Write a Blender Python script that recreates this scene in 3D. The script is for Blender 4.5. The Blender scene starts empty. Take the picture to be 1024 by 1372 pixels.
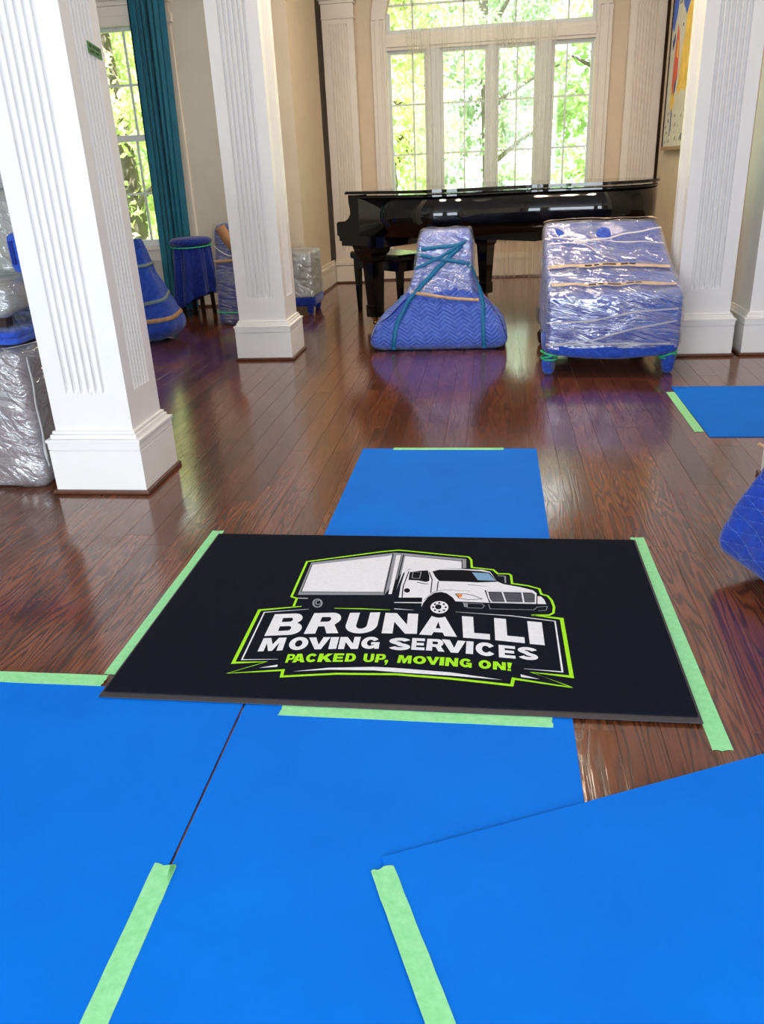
import bpy, bmesh, math, random
from mathutils import Vector, Matrix, noise as mnoise
from mathutils.geometry import tessellate_polygon
from mathutils.bvhtree import BVHTree

scene = bpy.context.scene
COL = scene.collection
random.seed(7)
mnoise.seed_set(7)

# ------------------------------------------------------------------ camera
CAMR = ((0.99092024, 0.01076721, -0.13401922),
        (0.1271417, -0.39922495, 0.90799473),
        (-0.04372724, -0.91678979, -0.39696904))
CAMZ = 1.25
FPX = 1071.24
cd = bpy.data.cameras.new('camera')
cam = bpy.data.objects.new('camera', cd)
COL.objects.link(cam)
cd.sensor_fit = 'HORIZONTAL'
cd.sensor_width = 36.0
cd.lens = FPX / 1024.0 * 36.0
cd.clip_start = 0.05
cd.clip_end = 200
_m = Matrix.Identity(4)
for i in range(3):
    _m[i][0] = CAMR[i][0]
    _m[i][1] = -CAMR[i][1]
    _m[i][2] = -CAMR[i][2]
_m[2][3] = CAMZ
cam.matrix_world = _m
scene.camera = cam

# ------------------------------------------------------------------ light
scene.view_settings.view_transform = 'Standard'
scene.view_settings.look = 'None'
scene.view_settings.gamma = 1.0
scene.view_settings.use_curve_mapping = False
scene.view_settings.exposure = 0.12

world = bpy.data.worlds.new('sky')
scene.world = world
world.use_nodes = True
_bg = world.node_tree.nodes['Background']
_bg.inputs['Color'].default_value = (0.86, 0.94, 1.0, 1)
_bg.inputs['Strength'].default_value = 4.5


def add_light(name, kind, loc, target, energy, color, **kw):
    l = bpy.data.lights.new(name, kind)
    l.energy = energy
    l.color = color
    for k, v in kw.items():
        setattr(l, k, v)
    o = bpy.data.objects.new(name, l)
    COL.objects.link(o)
    o.location = loc
    d = Vector(target) - Vector(loc)
    o.rotation_euler = d.to_track_quat('-Z', 'Y').to_euler()
    return o


add_light('sun_offscreen', 'SUN', (6, -6, 14), (1.5, -2.5, 4), 26.0, (1.0, 0.95, 0.84), angle=math.radians(1.0))
# daylight through the windows in the wall behind the camera, set in the wall openings
add_light('rear_window_offscreen', 'AREA', (-2.4, -3.575, 1.75), (-2.4, 6, 1.5), 152, (0.80, 0.90, 1.0),
          shape='RECTANGLE', size=3.0, size_y=2.5)
add_light('rear_window_offscreen', 'AREA', (1.6, -3.575, 1.75), (1.6, 6, 1.5), 122, (0.80, 0.90, 1.0),
          shape='RECTANGLE', size=2.6, size_y=2.5)
# warm ceiling lights over the middle of the room, above the frame; they give the warm glare on the wrapped tops
for lx, ly, e in ((-0.5, 5.3, 31), (0.4, 5.3, 31), (-0.6, 7.3, 26), (0.5, 7.3, 26)):
    add_light('ceiling_downlight_offscreen', 'AREA', (lx, ly, 3.56), (lx, ly, 0), e, (1.0, 0.80, 0.60), shape='DISK', size=0.35)


# ------------------------------------------------------------------ helpers
def s2l(c):
    c = c / 255.0
    return c / 12.92 if c <= 0.04045 else ((c + 0.055) / 1.055) ** 2.4


def rgb(r, g, b):
    return (s2l(r), s2l(g), s2l(b), 1.0)


class NT:
    """tiny node-tree writer"""

    def __init__(self, name):
        self.m = bpy.data.materials.new(name)
        self.m.use_nodes = True
        self.t = self.m.node_tree
        self.b = self.t.nodes['Principled BSDF']
        self.out = self.t.nodes['Material Output']

    def n(self, typ, ins=None, **props):
        nd = self.t.nodes.new(typ)
        for k, v in props.items():
            setattr(nd, k, v)
        for k, v in (ins or {}).items():
            self.put(nd.inputs[k], v)
        return nd

    def put(self, sock, v):
        if hasattr(v, 'is_output') or isinstance(v, bpy.types.NodeSocket):
            self.t.links.new(v, sock)
        else:
            sock.default_value = v

    def math(self, op, a, b=None, c=None):
        nd = self.n('ShaderNodeMath', operation=op)
        self.put(nd.inputs[0], a)
        if b is not None:
            self.put(nd.inputs[1], b)
        if c is not None:
            self.put(nd.inputs[2], c)
        return nd.outputs[0]

    def ramp(self, fac, stops, interp='LINEAR'):
        nd = self.n('ShaderNodeValToRGB')
        nd.color_ramp.interpolation = interp
        els = nd.color_ramp.elements
        while len(els) < len(stops):
            els.new(0.5)
        for e, (p, c) in zip(els, stops):
            e.position = p
            e.color = c if len(c) == 4 else (*c, 1)
        self.put(nd.inputs[0], fac)
        return nd.outputs[0]

    def mix(self, fac, a, b, blend='MIX'):
        nd = self.n('ShaderNodeMix', data_type='RGBA', blend_type=blend)
        self.put(nd.inputs[0], fac)
        self.put(nd.inputs[6], a)
        self.put(nd.inputs[7], b)
        return nd.outputs[2]

    def noise(self, vec, scale, detail=2.0, rough=0.5, dist=0.0):
        nd = self.n('ShaderNodeTexNoise')
        if vec is not None:
            self.put(nd.inputs['Vector'], vec)
        nd.inputs['Scale'].default_value = scale
        nd.inputs['Detail'].default_value = detail
        nd.inputs['Roughness'].default_value = rough
        nd.inputs['Distortion'].default_value = dist
        return nd.outputs[0]

    def xyz(self, kind='Object'):
        if kind == 'Position':
            s = self.n('ShaderNodeNewGeometry').outputs['Position']
        else:
            s = self.n('ShaderNodeTexCoord').outputs[kind]
        sp = self.n('ShaderNodeSeparateXYZ')
        self.put(sp.inputs[0], s)
        return s, sp.outputs[0], sp.outputs[1], sp.outputs[2]

    def vec(self, x, y, z):
        nd = self.n('ShaderNodeCombineXYZ')
        for i, v in enumerate((x, y, z)):
            self.put(nd.inputs[i], v)
        return nd.outputs[0]

    def bump(self, h, strength=0.3, dist=0.01):
        nd = self.n('ShaderNodeBump')
        nd.inputs['Strength'].default_value = strength
        nd.inputs['Distance'].default_value = dist
        self.put(nd.inputs['Height'], h)
        self.put(self.b.inputs['Normal'], nd.outputs[0])
        return nd.outputs[0]

    def base(self, color, rough=0.5, spec=0.5, metal=0.0):
        self.put(self.b.inputs['Base Color'], color)
        self.put(self.b.inputs['Roughness'], rough)
        self.b.inputs['Specular IOR Level'].default_value = spec
        self.b.inputs['Metallic'].default_value = metal
        return self


def plain(name, c, rough=0.5, spec=0.5, metal=0.0, vary=0.06, scale=6.0, bump=0.0, bscale=80.0):
    w = NT(name)
    s, x, y, z = w.xyz('Position')
    col = rgb(*c)
    if vary:
        n = w.noise(s, scale, 3)
        dark = tuple(v * (1 - vary) for v in col[:3]) + (1,)
        lite = tuple(min(1, v * (1 + vary)) for v in col[:3]) + (1,)
        w.base(w.ramp(n, [(0.3, dark), (0.7, lite)]), rough, spec, metal)
    else:
        w.base(col, rough, spec, metal)
    if bump:
        w.bump(w.noise(s, bscale, 3), bump, 0.004)
    return w.m


M = {}
M['white'] = plain('white_paint', (236, 234, 232), 0.35, 0.5, vary=0.015)
M['trim'] = plain('cream_trim_paint', (228, 218, 205), 0.4, vary=0.02)
M['tan'] = plain('tan_wall_paint', (214, 196, 172), 0.7, 0.3, vary=0.03, bump=0.06, bscale=150)
M['grey_wall'] = plain('grey_beige_wall_paint', (198, 192, 176), 0.7, 0.3, vary=0.03, bump=0.06, bscale=150)
M['ceiling'] = plain('ceiling_paint', (240, 238, 232), 0.9, 0.2, vary=0.01)
M['shoe'] = plain('stained_shoe_molding', (92, 56, 40), 0.35, vary=0.15, scale=30)
M['black_lacquer'] = plain('black_piano_lacquer', (6, 6, 8), 0.06, 0.6, vary=0.0)
M['black_satin'] = plain('black_satin_wood', (9, 9, 10), 0.25, vary=0.0)
M['brass'] = plain('brass', (196, 150, 70), 0.25, metal=1.0, vary=0.05)
M['ivory'] = plain('ivory_keys', (235, 232, 222), 0.3, vary=0.01)
M['blue_board'] = None
M['rubber'] = plain('mat_rubber_edge', (50, 48, 54), 0.6, vary=0.08, scale=60, bump=0.1, bscale=300)
M['print_white'] = plain('white_mat_print', (232, 232, 238), 0.85, 0.1, vary=0.04, scale=120)
M['print_lime'] = plain('lime_mat_print', (166, 232, 40), 0.85, 0.1, vary=0.05, scale=120)
M['print_grey'] = plain('grey_mat_print', (150, 152, 160), 0.85, 0.1, vary=0.05, scale=120)
M['print_dark'] = plain('dark_grey_mat_print', (66, 68, 76), 0.85, 0.1, vary=0.1, scale=200)
M['print_black'] = plain('black_mat_print', (17, 18, 25), 0.9, 0.1, vary=0.05, scale=120)
M['print_blue'] = plain('pale_blue_mat_print', (128, 166, 200), 0.85, 0.1, vary=0.04)
M['print_orange'] = plain('orange_mat_print', (238, 130, 50), 0.85, 0.1, vary=0.04)
M['teal_strap'] = plain('teal_strap', (0, 104, 150), 0.6, vary=0.08, scale=40, bump=0.15, bscale=400)
M['green_strap'] = plain('green_strap', (52, 190, 130), 0.6, vary=0.08, scale=40)
M['copper'] = plain('copper_tape', (186, 148, 112), 0.45, vary=0.18, scale=30)
M['cord'] = plain('white_cord', (226, 222, 222), 0.4, vary=0.03)
M['grey_strap'] = plain('grey_strap', (120, 140, 145), 0.6, vary=0.1)
M['leg_wood'] = plain('dark_leg_wood', (40, 26, 20), 0.4, vary=0.1)
M['frame_dark'] = plain('dark_picture_frame', (38, 24, 18), 0.4, vary=0.1)
M['frame_gold'] = plain('gold_picture_frame', (150, 104, 60), 0.35, vary=0.15)
M['canvas'] = plain('painted_canvas', (214, 212, 198), 0.7, vary=0.05, scale=14, bump=0.2, bscale=60)
for nm, c in (('p_blue', (28, 92, 214)), ('p_deep', (24, 60, 130)), ('p_red', (222, 74, 34)), ('p_yellow', (240, 196, 60)),
              ('p_white', (232, 230, 222)), ('p_grey', (120, 128, 122)), ('p_black', (34, 34, 44))):
    M[nm] = plain('oil_paint_' + nm[2:], c, 0.5, vary=0.16, scale=9, bump=0.3, bscale=50)
M['sticker'] = plain('green_sticker', (70, 128, 62), 0.6, vary=0.1)
M['sticker_ink'] = plain('sticker_ink', (28, 60, 30), 0.7, vary=0.0)
M['bark'] = plain('tree_bark', (92, 84, 72), 0.9, vary=0.25, scale=8, bump=0.6, bscale=25)
M['lawn'] = plain('lawn', (120, 160, 60), 0.9, vary=0.25, scale=3)
M['sash'] = plain('window_sash_paint', (214, 216, 214), 0.4, vary=0.02)
M['kraft_plain'] = plain('brown_cardboard', (176, 128, 88), 0.7, vary=0.12)
M['subfloor'] = plain('subfloor', (20, 12, 9), 0.8, vary=0.1)


def mk_board():
    w = NT('blue_protection_board')
    s, x, y, z = w.xyz('Position')
    n1 = w.noise(w.vec(w.math('MULTIPLY', x, 30.0), w.math('MULTIPLY', y, 70.0), z), 1.0, 5, 0.7)
    n2 = w.noise(s, 3.5, 3)
    c = w.ramp(n2, [(0.3, rgb(0, 112, 218)), (0.7, rgb(0, 121, 229))])
    c = w.mix(w.math('MULTIPLY', n1, 0.16), c, rgb(0, 92, 205))
    w.base(c, 0.7, 0.12)
    w.bump(n1, 0.12, 0.002)
    return w.m


def mk_tape():
    w = NT('green_painters_tape')
    s, x, y, z = w.xyz('Position')
    n = w.noise(s, 60, 4, 0.6)
    w.base(w.ramp(n, [(0.3, rgb(136, 216, 148)), (0.7, rgb(160, 230, 168))]), 0.7, 0.3)
    w.bump(n, 0.2, 0.002)
    return w.m


def mk_mat():
    w = NT('black_carpet_mat')
    s, x, y, z = w.xyz('Position')
    n = w.noise(w.vec(w.math('MULTIPLY', x, 60.0), w.math('MULTIPLY', y, 260.0), z), 1.0, 4, 0.7)
    n2 = w.noise(s, 900, 2, 0.6)
    w.base(w.ramp(n, [(0.3, rgb(12, 14, 23)), (0.75, rgb(25, 29, 43))]), 0.95, 0.1)
    w.bump(n2, 0.4, 0.003)
    return w.m


def mk_wood():
    w = NT('dark_stained_oak')
    s, x, y, z = w.xyz('Position')
    a = w.n('ShaderNodeAttribute', attribute_name='rnd').outputs['Fac']
    r37 = w.math('MULTIPLY', a, 37.0)
    r91 = w.math('MULTIPLY', a, 91.0)
    v = w.vec(w.math('MULTIPLY_ADD', x, 10.0, r37), w.math('MULTIPLY_ADD', y, 0.85, r91), r37)
    n1 = w.noise(v, 1.0, 2.5, 0.45, 0.25)
    rings = w.math('PINGPONG', w.math('MULTIPLY', n1, 19.0), 0.5)
    line = w.ramp(rings, [(0.0, (1, 1, 1)), (0.14, (0.6,) * 3), (0.30, (0, 0, 0)), (1.0, (0, 0, 0))])
    v2 = w.vec(w.math('MULTIPLY', x, 190.0), w.math('MULTIPLY_ADD', y, 5.0, r91), r37)
    n2 = w.noise(v2, 1.0, 3, 0.6)
    pores = w.ramp(n2, [(0.35, (1, 1, 1)), (0.58, (0, 0, 0))])
    tone = w.ramp(a, [(0.0, rgb(98, 54, 34)), (0.35, rgb(118, 66, 41)), (0.7, rgb(131, 75, 46)), (1.0, rgb(106, 57, 36))])
    c = w.mix(w.math('MULTIPLY', line, 0.72), tone, rgb(42, 20, 13))
    c = w.mix(w.math('MULTIPLY', pores, 0.38), c, rgb(48, 24, 15))
    rough = w.math('MULTIPLY_ADD', line, 0.08, 0.11)
    w.base(c, rough, 0.6)
    w.b.inputs['Coat Weight'].default_value = 0.35
    w.b.inputs['Coat Roughness'].default_value = 0.12
    w.bump(w.math('SUBTRACT', w.math('MULTIPLY', line, -0.6), w.math('MULTIPLY', pores, 0.4)), 0.10, 0.002)
    return w.m


def mk_quilt(name, dark, lite, style='zig', puff=0.45):
    w = NT(name)
    s, x, y, z = w.xyz('Object')
    hx = w.math('ADD', x, w.math('MULTIPLY', y, 0.7))
    if style == 'zig':
        tri = w.math('PINGPONG', w.math('MULTIPLY', hx, 1.0), 0.06)
        v = w.math('ADD', z, w.math('MULTIPLY', tri, 0.7))
        q = w.math('PINGPONG', w.math('MULTIPLY', v, 1.0), 0.014)
        h = w.math('POWER', w.math('MULTIPLY', q, 70.0), 0.5)
    else:
        a = w.math('PINGPONG', w.math('ADD', hx, w.math('MULTIPLY', z, 0.8)), 0.021)
        b = w.math('PINGPONG', w.math('SUBTRACT', w.math('MULTIPLY', hx, 0.9), z), 0.021)
        q = w.math('MINIMUM', a, b)
        h = w.math('POWER', w.math('MULTIPLY', q, 47.0), 0.35)
    n = w.noise(s, 30, 4, 0.6)
    c = w.ramp(n, [(0.3, dark), (0.7, lite)])
    if style == 'cross':
        st = w.math('MULTIPLY', w.math('LESS_THAN', q, 0.0011), w.math('GREATER_THAN', w.noise(s, 180, 1), 0.5))
        c = w.mix(w.math('MULTIPLY', st, 0.5), c, rgb(90, 150, 235))
    w.base(c, 0.8, 0.25)
    w.b.inputs['Sheen Weight'].default_value = 0.25
    big = w.noise(s, 9, 3, 0.6)
    w.bump(w.math('ADD', w.math('MULTIPLY', h, puff), w.math('MULTIPLY', big, 1.2)), 0.7, 0.012)
    return w.m


def mk_wrap(name, opac=0.05, streak=0.5, tint=(240, 242, 248), seed=0.0, direction=(1.0, 1.0, 3.0), scale=3.0, gloss=0.14):
    w = NT(name)
    t = w.t
    s, x, y, z = w.xyz('Object')
    v = w.vec(w.math('MULTIPLY_ADD', w.math('ADD', x, w.math('MULTIPLY', z, 0.45)), direction[0], seed), w.math('MULTIPLY', y, direction[1]),
              w.math('MULTIPLY', w.math('ADD', z, w.math('MULTIPLY', x, 0.22)), direction[2]))
    n1 = w.noise(v, scale, 4, 0.55, 0.8)
    ridge = w.math('ABSOLUTE', w.math('SUBTRACT', n1, 0.5))
    crease = w.ramp(ridge, [(0.0, (1, 1, 1)), (0.012, (0.2,) * 3), (0.03, (0, 0, 0))])
    n3 = w.noise(s, 5.0, 3, 0.6, 0.6)
    cloud = w.ramp(n3, [(0.45, (0, 0, 0)), (0.70, (1, 1, 1))])
    crease = w.math('MULTIPLY', crease, w.math('MULTIPLY_ADD', cloud, 0.7, 0.3))
    fac = w.math('ADD', w.math('ADD', opac, w.math('MULTIPLY', crease, streak)), w.math('MULTIPLY', cloud, opac * 1.6))
    fac = w.math('MINIMUM', fac, 0.95)
    tr = w.n('ShaderNodeBsdfTransparent')
    bp = w.n('ShaderNodeBump', {'Strength': 0.9, 'Distance': 0.05, 'Height': n1})
    df = w.n('ShaderNodeBsdfDiffuse', {'Color': rgb(*tint), 'Normal': bp.outputs[0]})
    gl = w.n('ShaderNodeBsdfGlossy', {'Color': (1, 1, 1, 1), 'Roughness': 0.13, 'Normal': bp.outputs[0]})
    m1 = w.n('ShaderNodeMixShader', {0: fac, 1: tr.outputs[0], 2: df.outputs[0]})
    m2 = w.n('ShaderNodeMixShader', {0: gloss, 1: m1.outputs[0], 2: gl.outputs[0]})
    t.links.new(m2.outputs[0], w.out.inputs['Surface'])
    return w.m


def mk_glass():
    w = NT('window_glass')
    fr = w.n('ShaderNodeFresnel', {'IOR': 1.45})
    tr = w.n('ShaderNodeBsdfTransparent', {'Color': (0.95, 0.98, 0.97, 1)})
    gl = w.n('ShaderNodeBsdfGlossy', {'Roughness': 0.02})
    m = w.n('ShaderNodeMixShader', {0: fr.outputs[0], 1: tr.outputs[0], 2: gl.outputs[0]})
    w.t.links.new(m.outputs[0], w.out.inputs['Surface'])
    return w.m


def mk_sheer():
    w = NT('sheer_curtain_voile')
    a = w.n('ShaderNodeAttribute', attribute_name='rnd').outputs['Fac']
    tr = w.n('ShaderNodeBsdfTransparent')
    tl = w.n('ShaderNodeBsdfTranslucent', {'Color': rgb(244, 238, 226)})
    df = w.n('ShaderNodeBsdfDiffuse', {'Color': rgb(244, 238, 228)})
    m1 = w.n('ShaderNodeMixShader', {0: 0.5, 1: tl.outputs[0], 2: df.outputs[0]})
    m = w.n('ShaderNodeMixShader', {0: a, 1: tr.outputs[0], 2: m1.outputs[0]})
    w.t.links.new(m.outputs[0], w.out.inputs['Surface'])
    return w.m


def mk_curtain():
    w = NT('teal_curtain_fabric')
    s, x, y, z = w.xyz('Position')
    n = w.noise(w.vec(w.math('MULTIPLY', x, 40.0), w.math('MULTIPLY', y, 40.0), w.math('MULTIPLY', z, 6.0)), 1.0, 3)
    w.base(w.ramp(n, [(0.3, rgb(0, 82, 104)), (0.7, rgb(0, 98, 120))]), 0.6, 0.3)
    w.b.inputs['Sheen Weight'].default_value = 0.3
    return w.m


def mk_leaf(name, c1, c2):
    w = NT(name)
    a = w.n('ShaderNodeAttribute', attribute_name='rnd').outputs['Fac']
    c = w.ramp(a, [(0.0, rgb(*c1)), (1.0, rgb(*c2))])
    df = w.n('ShaderNodeBsdfDiffuse', {'Color': c})
    tl = w.n('ShaderNodeBsdfTranslucent', {'Color': c})
    m = w.n('ShaderNodeMixShader', {0: 0.45, 1: df.outputs[0], 2: tl.outputs[0]})
    w.t.links.new(m.outputs[0], w.out.inputs['Surface'])
    return w.m


def mk_kraft():
    w = NT('printed_kraft_tape')
    s, x, y, z = w.xyz('Object')
    n = w.noise(s, 30, 3)
    c = w.ramp(n, [(0.3, rgb(190, 164, 134)), (0.7, rgb(214, 190, 160))])
    w.base(c, 0.4, 0.4)
    return w.m


M['blue_board'] = mk_board()
M['tape'] = mk_tape()
M['mat'] = mk_mat()
M['wood'] = mk_wood()
M['quilt'] = mk_quilt('blue_quilted_blanket', rgb(26, 62, 168), rgb(48, 92, 200))
M['quilt_light'] = mk_quilt('periwinkle_quilted_blanket', rgb(64, 90, 186), rgb(86, 116, 208), puff=1.1)
M['quilt_cross'] = mk_quilt('deep_blue_quilted_blanket', rgb(0, 46, 150), rgb(4, 66, 186), 'cross')
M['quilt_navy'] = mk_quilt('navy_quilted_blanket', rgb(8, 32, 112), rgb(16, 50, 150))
M['wrap'] = mk_wrap('clear_stretch_wrap', 0.08, 0.6, direction=(1.0, 2.0, 4.0), gloss=0.21)
M['wrap_thin'] = mk_wrap('thin_stretch_wrap', 0.05, 0.5, seed=3.0, direction=(1.0, 1.0, 6.0))
M['wrap_heavy'] = mk_wrap('cloudy_stretch_wrap', 0.13, 0.6, tint=(214, 218, 226), seed=7.0, direction=(2.6, 2.0, 4.0), gloss=0.17)
M['glass'] = mk_glass()
M['sheer'] = mk_sheer()
M['curtain'] = mk_curtain()
M['leaf_a'] = mk_leaf('bright_leaves', (164, 180, 106), (230, 232, 180))
M['leaf_b'] = mk_leaf('fresh_leaves', (144, 172, 106), (214, 226, 174))
M['leaf_c'] = mk_leaf('shaded_leaves', (118, 148, 108), (190, 208, 172))  # darker copy of the leaf colours, shade put into the tone
M['kraft'] = mk_kraft()


def mk_fold(name, c, op):
    w = NT(name)
    tr = w.n('ShaderNodeBsdfTransparent')
    w.base(rgb(*c), 0.3, 0.5)
    m = w.n('ShaderNodeMixShader', {0: op, 1: tr.outputs[0], 2: w.b.outputs[0]})
    w.t.links.new(m.outputs[0], w.out.inputs['Surface'])
    return w.m


M['film_fold'] = mk_fold('gathered_film_fold', (228, 230, 240), 0.45)
M['cord'] = mk_fold('twisted_film_cord', (232, 230, 234), 0.75)
M['ink'] = plain('dark_print_ink', (48, 34, 28), 0.6, vary=0.0)
M['grey_cloth'] = plain('grey_upholstery', (132, 118, 120), 0.85, vary=0.15, scale=8, bump=0.3, bscale=60)
M['pale_cloth'] = plain('pale_grey_upholstery', (150, 150, 142), 0.85, vary=0.15, scale=8, bump=0.3, bscale=60)


# ------------------------------------------------------------------ objects
def link_mesh(name, me, mt, parent=None):
    o = bpy.data.objects.new(name, me)
    COL.objects.link(o)
    if mt is not None:
        me.materials.append(M[mt] if isinstance(mt, str) else mt)
    if parent is not None:
        o.parent = parent
    return o


def pyobj(name, verts, faces, mt, parent=None, smooth=False, org=None):
    me = bpy.data.meshes.new(name)
    if org is not None:
        verts = [(v[0] - org[0], v[1] - org[1], v[2] - org[2]) for v in verts]
    me.from_pydata([tuple(v) for v in verts], [], faces)
    me.update()
    if smooth:
        me.polygons.foreach_set('use_smooth', [True] * len(me.polygons))
    o = link_mesh(name, me, mt, parent)
    if org is not None:
        o.location = org
    return o


def bmobj(name, bm, mt, parent=None, smooth=False):
    me = bpy.data.meshes.new(name)
    bmesh.ops.recalc_face_normals(bm, faces=bm.faces[:])
    bm.to_mesh(me)
    bm.free()
    if smooth:
        me.polygons.foreach_set('use_smooth', [True] * len(me.polygons))
    return link_mesh(name, me, mt, parent)


def thing(name, loc, label, cat, group=None):
    o = bpy.data.objects.new(name, None)
    COL.objects.link(o)
    o.location = loc
    o.empty_display_size = 0.1
    return tag(o, label, cat, group)


def tag(o, label, cat, group=None):
    o['label'] = label
    o['category'] = cat
    if group:
        o['group'] = group
    return o


def struct(o):
    o['kind'] = 'structure'
    return o


def bbox(bm, x0, x1, y0, y1, z0, z1, bev=0.0):
    vs = [bm.verts.new(p) for p in ((x0, y0, z0), (x1, y0, z0), (x1, y1, z0), (x0, y1, z0),
                                    (x0, y0, z1), (x1, y0, z1), (x1, y1, z1), (x0, y1, z1))]
    fs = [bm.faces.new([vs[i] for i in f]) for f in
          ((3, 2, 1, 0), (4, 5, 6, 7), (0, 1, 5, 4), (1, 2, 6, 5), (2, 3, 7, 6), (3, 0, 4, 7))]
    if bev:
        es = list({e for f in fs for e in f.edges})
        bmesh.ops.bevel(bm, geom=es, offset=bev, segments=2, affect='EDGES', profile=0.5)


def box(name, x0, x1, y0, y1, z0, z1, mt, parent=None, bev=0.0):
    bm = bmesh.new()
    px, py, pz = (parent_org(parent) if parent is not None else (0, 0, 0))
    bbox(bm, x0 - px, x1 - px, y0 - py, y1 - py, z0 - pz, z1 - pz, bev)
    return bmobj(name, bm, mt, parent)


def parent_org(p):
    x = y = z = 0.0
    while p is not None:
        x += p.location[0]
        y += p.location[1]
        z += p.location[2]
        p = p.parent
    return x, y, z


def boxes(name, lst, mt, parent=None, bev=0.0):
    bm = bmesh.new()
    px, py, pz = (parent_org(parent) if parent is not None else (0, 0, 0))
    for (x0, x1, y0, y1, z0, z1) in lst:
        bbox(bm, x0 - px, x1 - px, y0 - py, y1 - py, z0 - pz, z1 - pz, bev)
    return bmobj(name, bm, mt, parent)


def tube_data(pts, rads, n=10, cap=True):
    verts, faces = [], []
    pts = [Vector(p) for p in pts]
    up = Vector((0.13, 0.27, 0.95))
    for i, p in enumerate(pts):
        t = (pts[min(i + 1, len(pts) - 1)] - pts[max(i - 1, 0)]).normalized()
        a = t.cross(up)
        if a.length < 1e-3:
            a = t.cross(Vector((1, 0, 0)))
        a.normalize()
        b = t.cross(a)
        r = rads[i] if hasattr(rads, '__len__') else rads
        for k in range(n):
            an = 2 * math.pi * k / n
            verts.append(p + a * (r * math.cos(an)) + b * (r * math.sin(an)))
    for i in range(len(pts) - 1):
        for k in range(n):
            faces.append((i * n + k, i * n + (k + 1) % n, (i + 1) * n + (k + 1) % n, (i + 1) * n + k))
    if cap:
        faces.append(tuple(range(n - 1, -1, -1)))
        faces.append(tuple((len(pts) - 1) * n + k for k in range(n)))
    return verts, faces


def tube(name, pts, rads, mt, parent=None, n=10, smooth=True):
    px = Vector(parent_org(parent)) if parent is not None else Vector((0, 0, 0))
    v, f = tube_data([Vector(p) - px for p in pts], rads, n)
    return pyobj(name, v, f, mt, parent, smooth)


def rbox_data(dims, r, cuts, fn=None):
    """soft-edged grid box centred in xy, standing on z=0; fn deforms each point"""
    dx, dy, dz = dims
    nx, ny, nz = cuts
    verts, index, faces = [], {}, []

    def vid(i, j, k):
        key = (i, j, k)
        if key not in index:
            p = Vector((dx * (i / nx - 0.5), dy * (j / ny - 0.5), dz * (k / nz - 0.5)))
            q = Vector([max(-d / 2 + r, min(d / 2 - r, c)) for c, d in zip(p, dims)])
            d = p - q
            if d.length > 1e-9:
                m = max(abs(c) for c in d)
                p = q + d.normalized() * m
            p.z += dz / 2
            if fn:
                p = fn(p)
            index[key] = len(verts)
            verts.append(p)
        return index[key]

    for i in range(nx):
        for j in range(ny):
            faces.append((vid(i, j, 0), vid(i, j + 1, 0), vid(i + 1, j + 1, 0), vid(i + 1, j, 0)))
            faces.append((vid(i, j, nz), vid(i + 1, j, nz), vid(i + 1, j + 1, nz), vid(i, j + 1, nz)))
    for i in range(nx):
        for k in range(nz):
            faces.append((vid(i, 0, k), vid(i + 1, 0, k), vid(i + 1, 0, k + 1), vid(i, 0, k + 1)))
            faces.append((vid(i, ny, k), vid(i, ny, k + 1), vid(i + 1, ny, k + 1), vid(i + 1, ny, k)))
    for j in range(ny):
        for k in range(nz):
            faces.append((vid(0, j, k), vid(0, j, k + 1), vid(0, j + 1, k + 1), vid(0, j + 1, k)))
            faces.append((vid(nx, j, k), vid(nx, j + 1, k), vid(nx, j + 1, k + 1), vid(nx, j, k + 1)))
    return verts, faces


def lerp_tab(tab, z):
    if z <= tab[0][0]:
        return tab[0][1]
    for (a, va), (b, vb) in zip(tab, tab[1:]):
        if z <= b:
            t = (z - a) / (b - a)
            t = t * t * (3 - 2 * t) * 0.5 + t * 0.5
            return va + (vb - va) * t
    return tab[-1][1]


def wob(p, s, amp, seed=0.0):
    return mnoise.noise_vector(Vector((p[0] * s + seed, p[1] * s, p[2] * s))) * amp


def bvh_of(verts, faces):
    return BVHTree.FromPolygons([Vector(v) for v in verts], faces)


def ribbon_on(name, bvh, pts, cast, width, mt, parent, off=0.006, thick=0.002, samples=24, loc=True):
    """strap laid on a surface: pts are world points near it, cast is the inward direction (or a function)"""
    pts = [Vector(p) for p in pts]
    seg = []
    for a, b in zip(pts, pts[1:]):
        k = max(2, int(samples * (b - a).length / 0.5) + 1)
        for i in range(k):
            seg.append(a.lerp(b, i / k))
    seg.append(pts[-1])
    hits = []
    for p in seg:
        d = cast(p) if callable(cast) else Vector(cast)
        d = d.normalized()
        h, nrm, idx, dist = bvh.ray_cast(p - d * 1.5, d)
        if h is None:
            continue
        if nrm.dot(d) > 0:
            nrm = -nrm
        hits.append((h + nrm * off, nrm))
    if len(hits) < 2:
        return None
    # light smoothing so the strap bridges dips
    H = [h for h, n in hits]
    for _ in range(2):
        H = [H[0]] + [H[i] * 0.5 + (H[i - 1] + H[i + 1]) * 0.25 for i in range(1, len(H) - 1)] + [H[-1]]
    org = Vector(parent_org(parent)) if parent is not None else Vector((0, 0, 0))
    verts, faces = [], []
    for i, h in enumerate(H):
        n = hits[i][1]
        t = (H[min(i + 1, len(H) - 1)] - H[max(i - 1, 0)]).normalized()
        w = t.cross(n).normalized() * (width / 2)
        for q in (h + w, h - w, h - w - n * thick, h + w - n * thick):
            verts.append(q - org)
    for i in range(len(H) - 1):
        a, b = i * 4, i * 4 + 4
        for k in range(4):
            faces.append((a + k, a + (k + 1) % 4, b + (k + 1) % 4, b + k))
    faces.append((0, 1, 2, 3))
    e = (len(H) - 1) * 4
    faces.append((e + 3, e + 2, e + 1, e))
    return pyobj(name, verts, faces, mt, parent, True)


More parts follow.
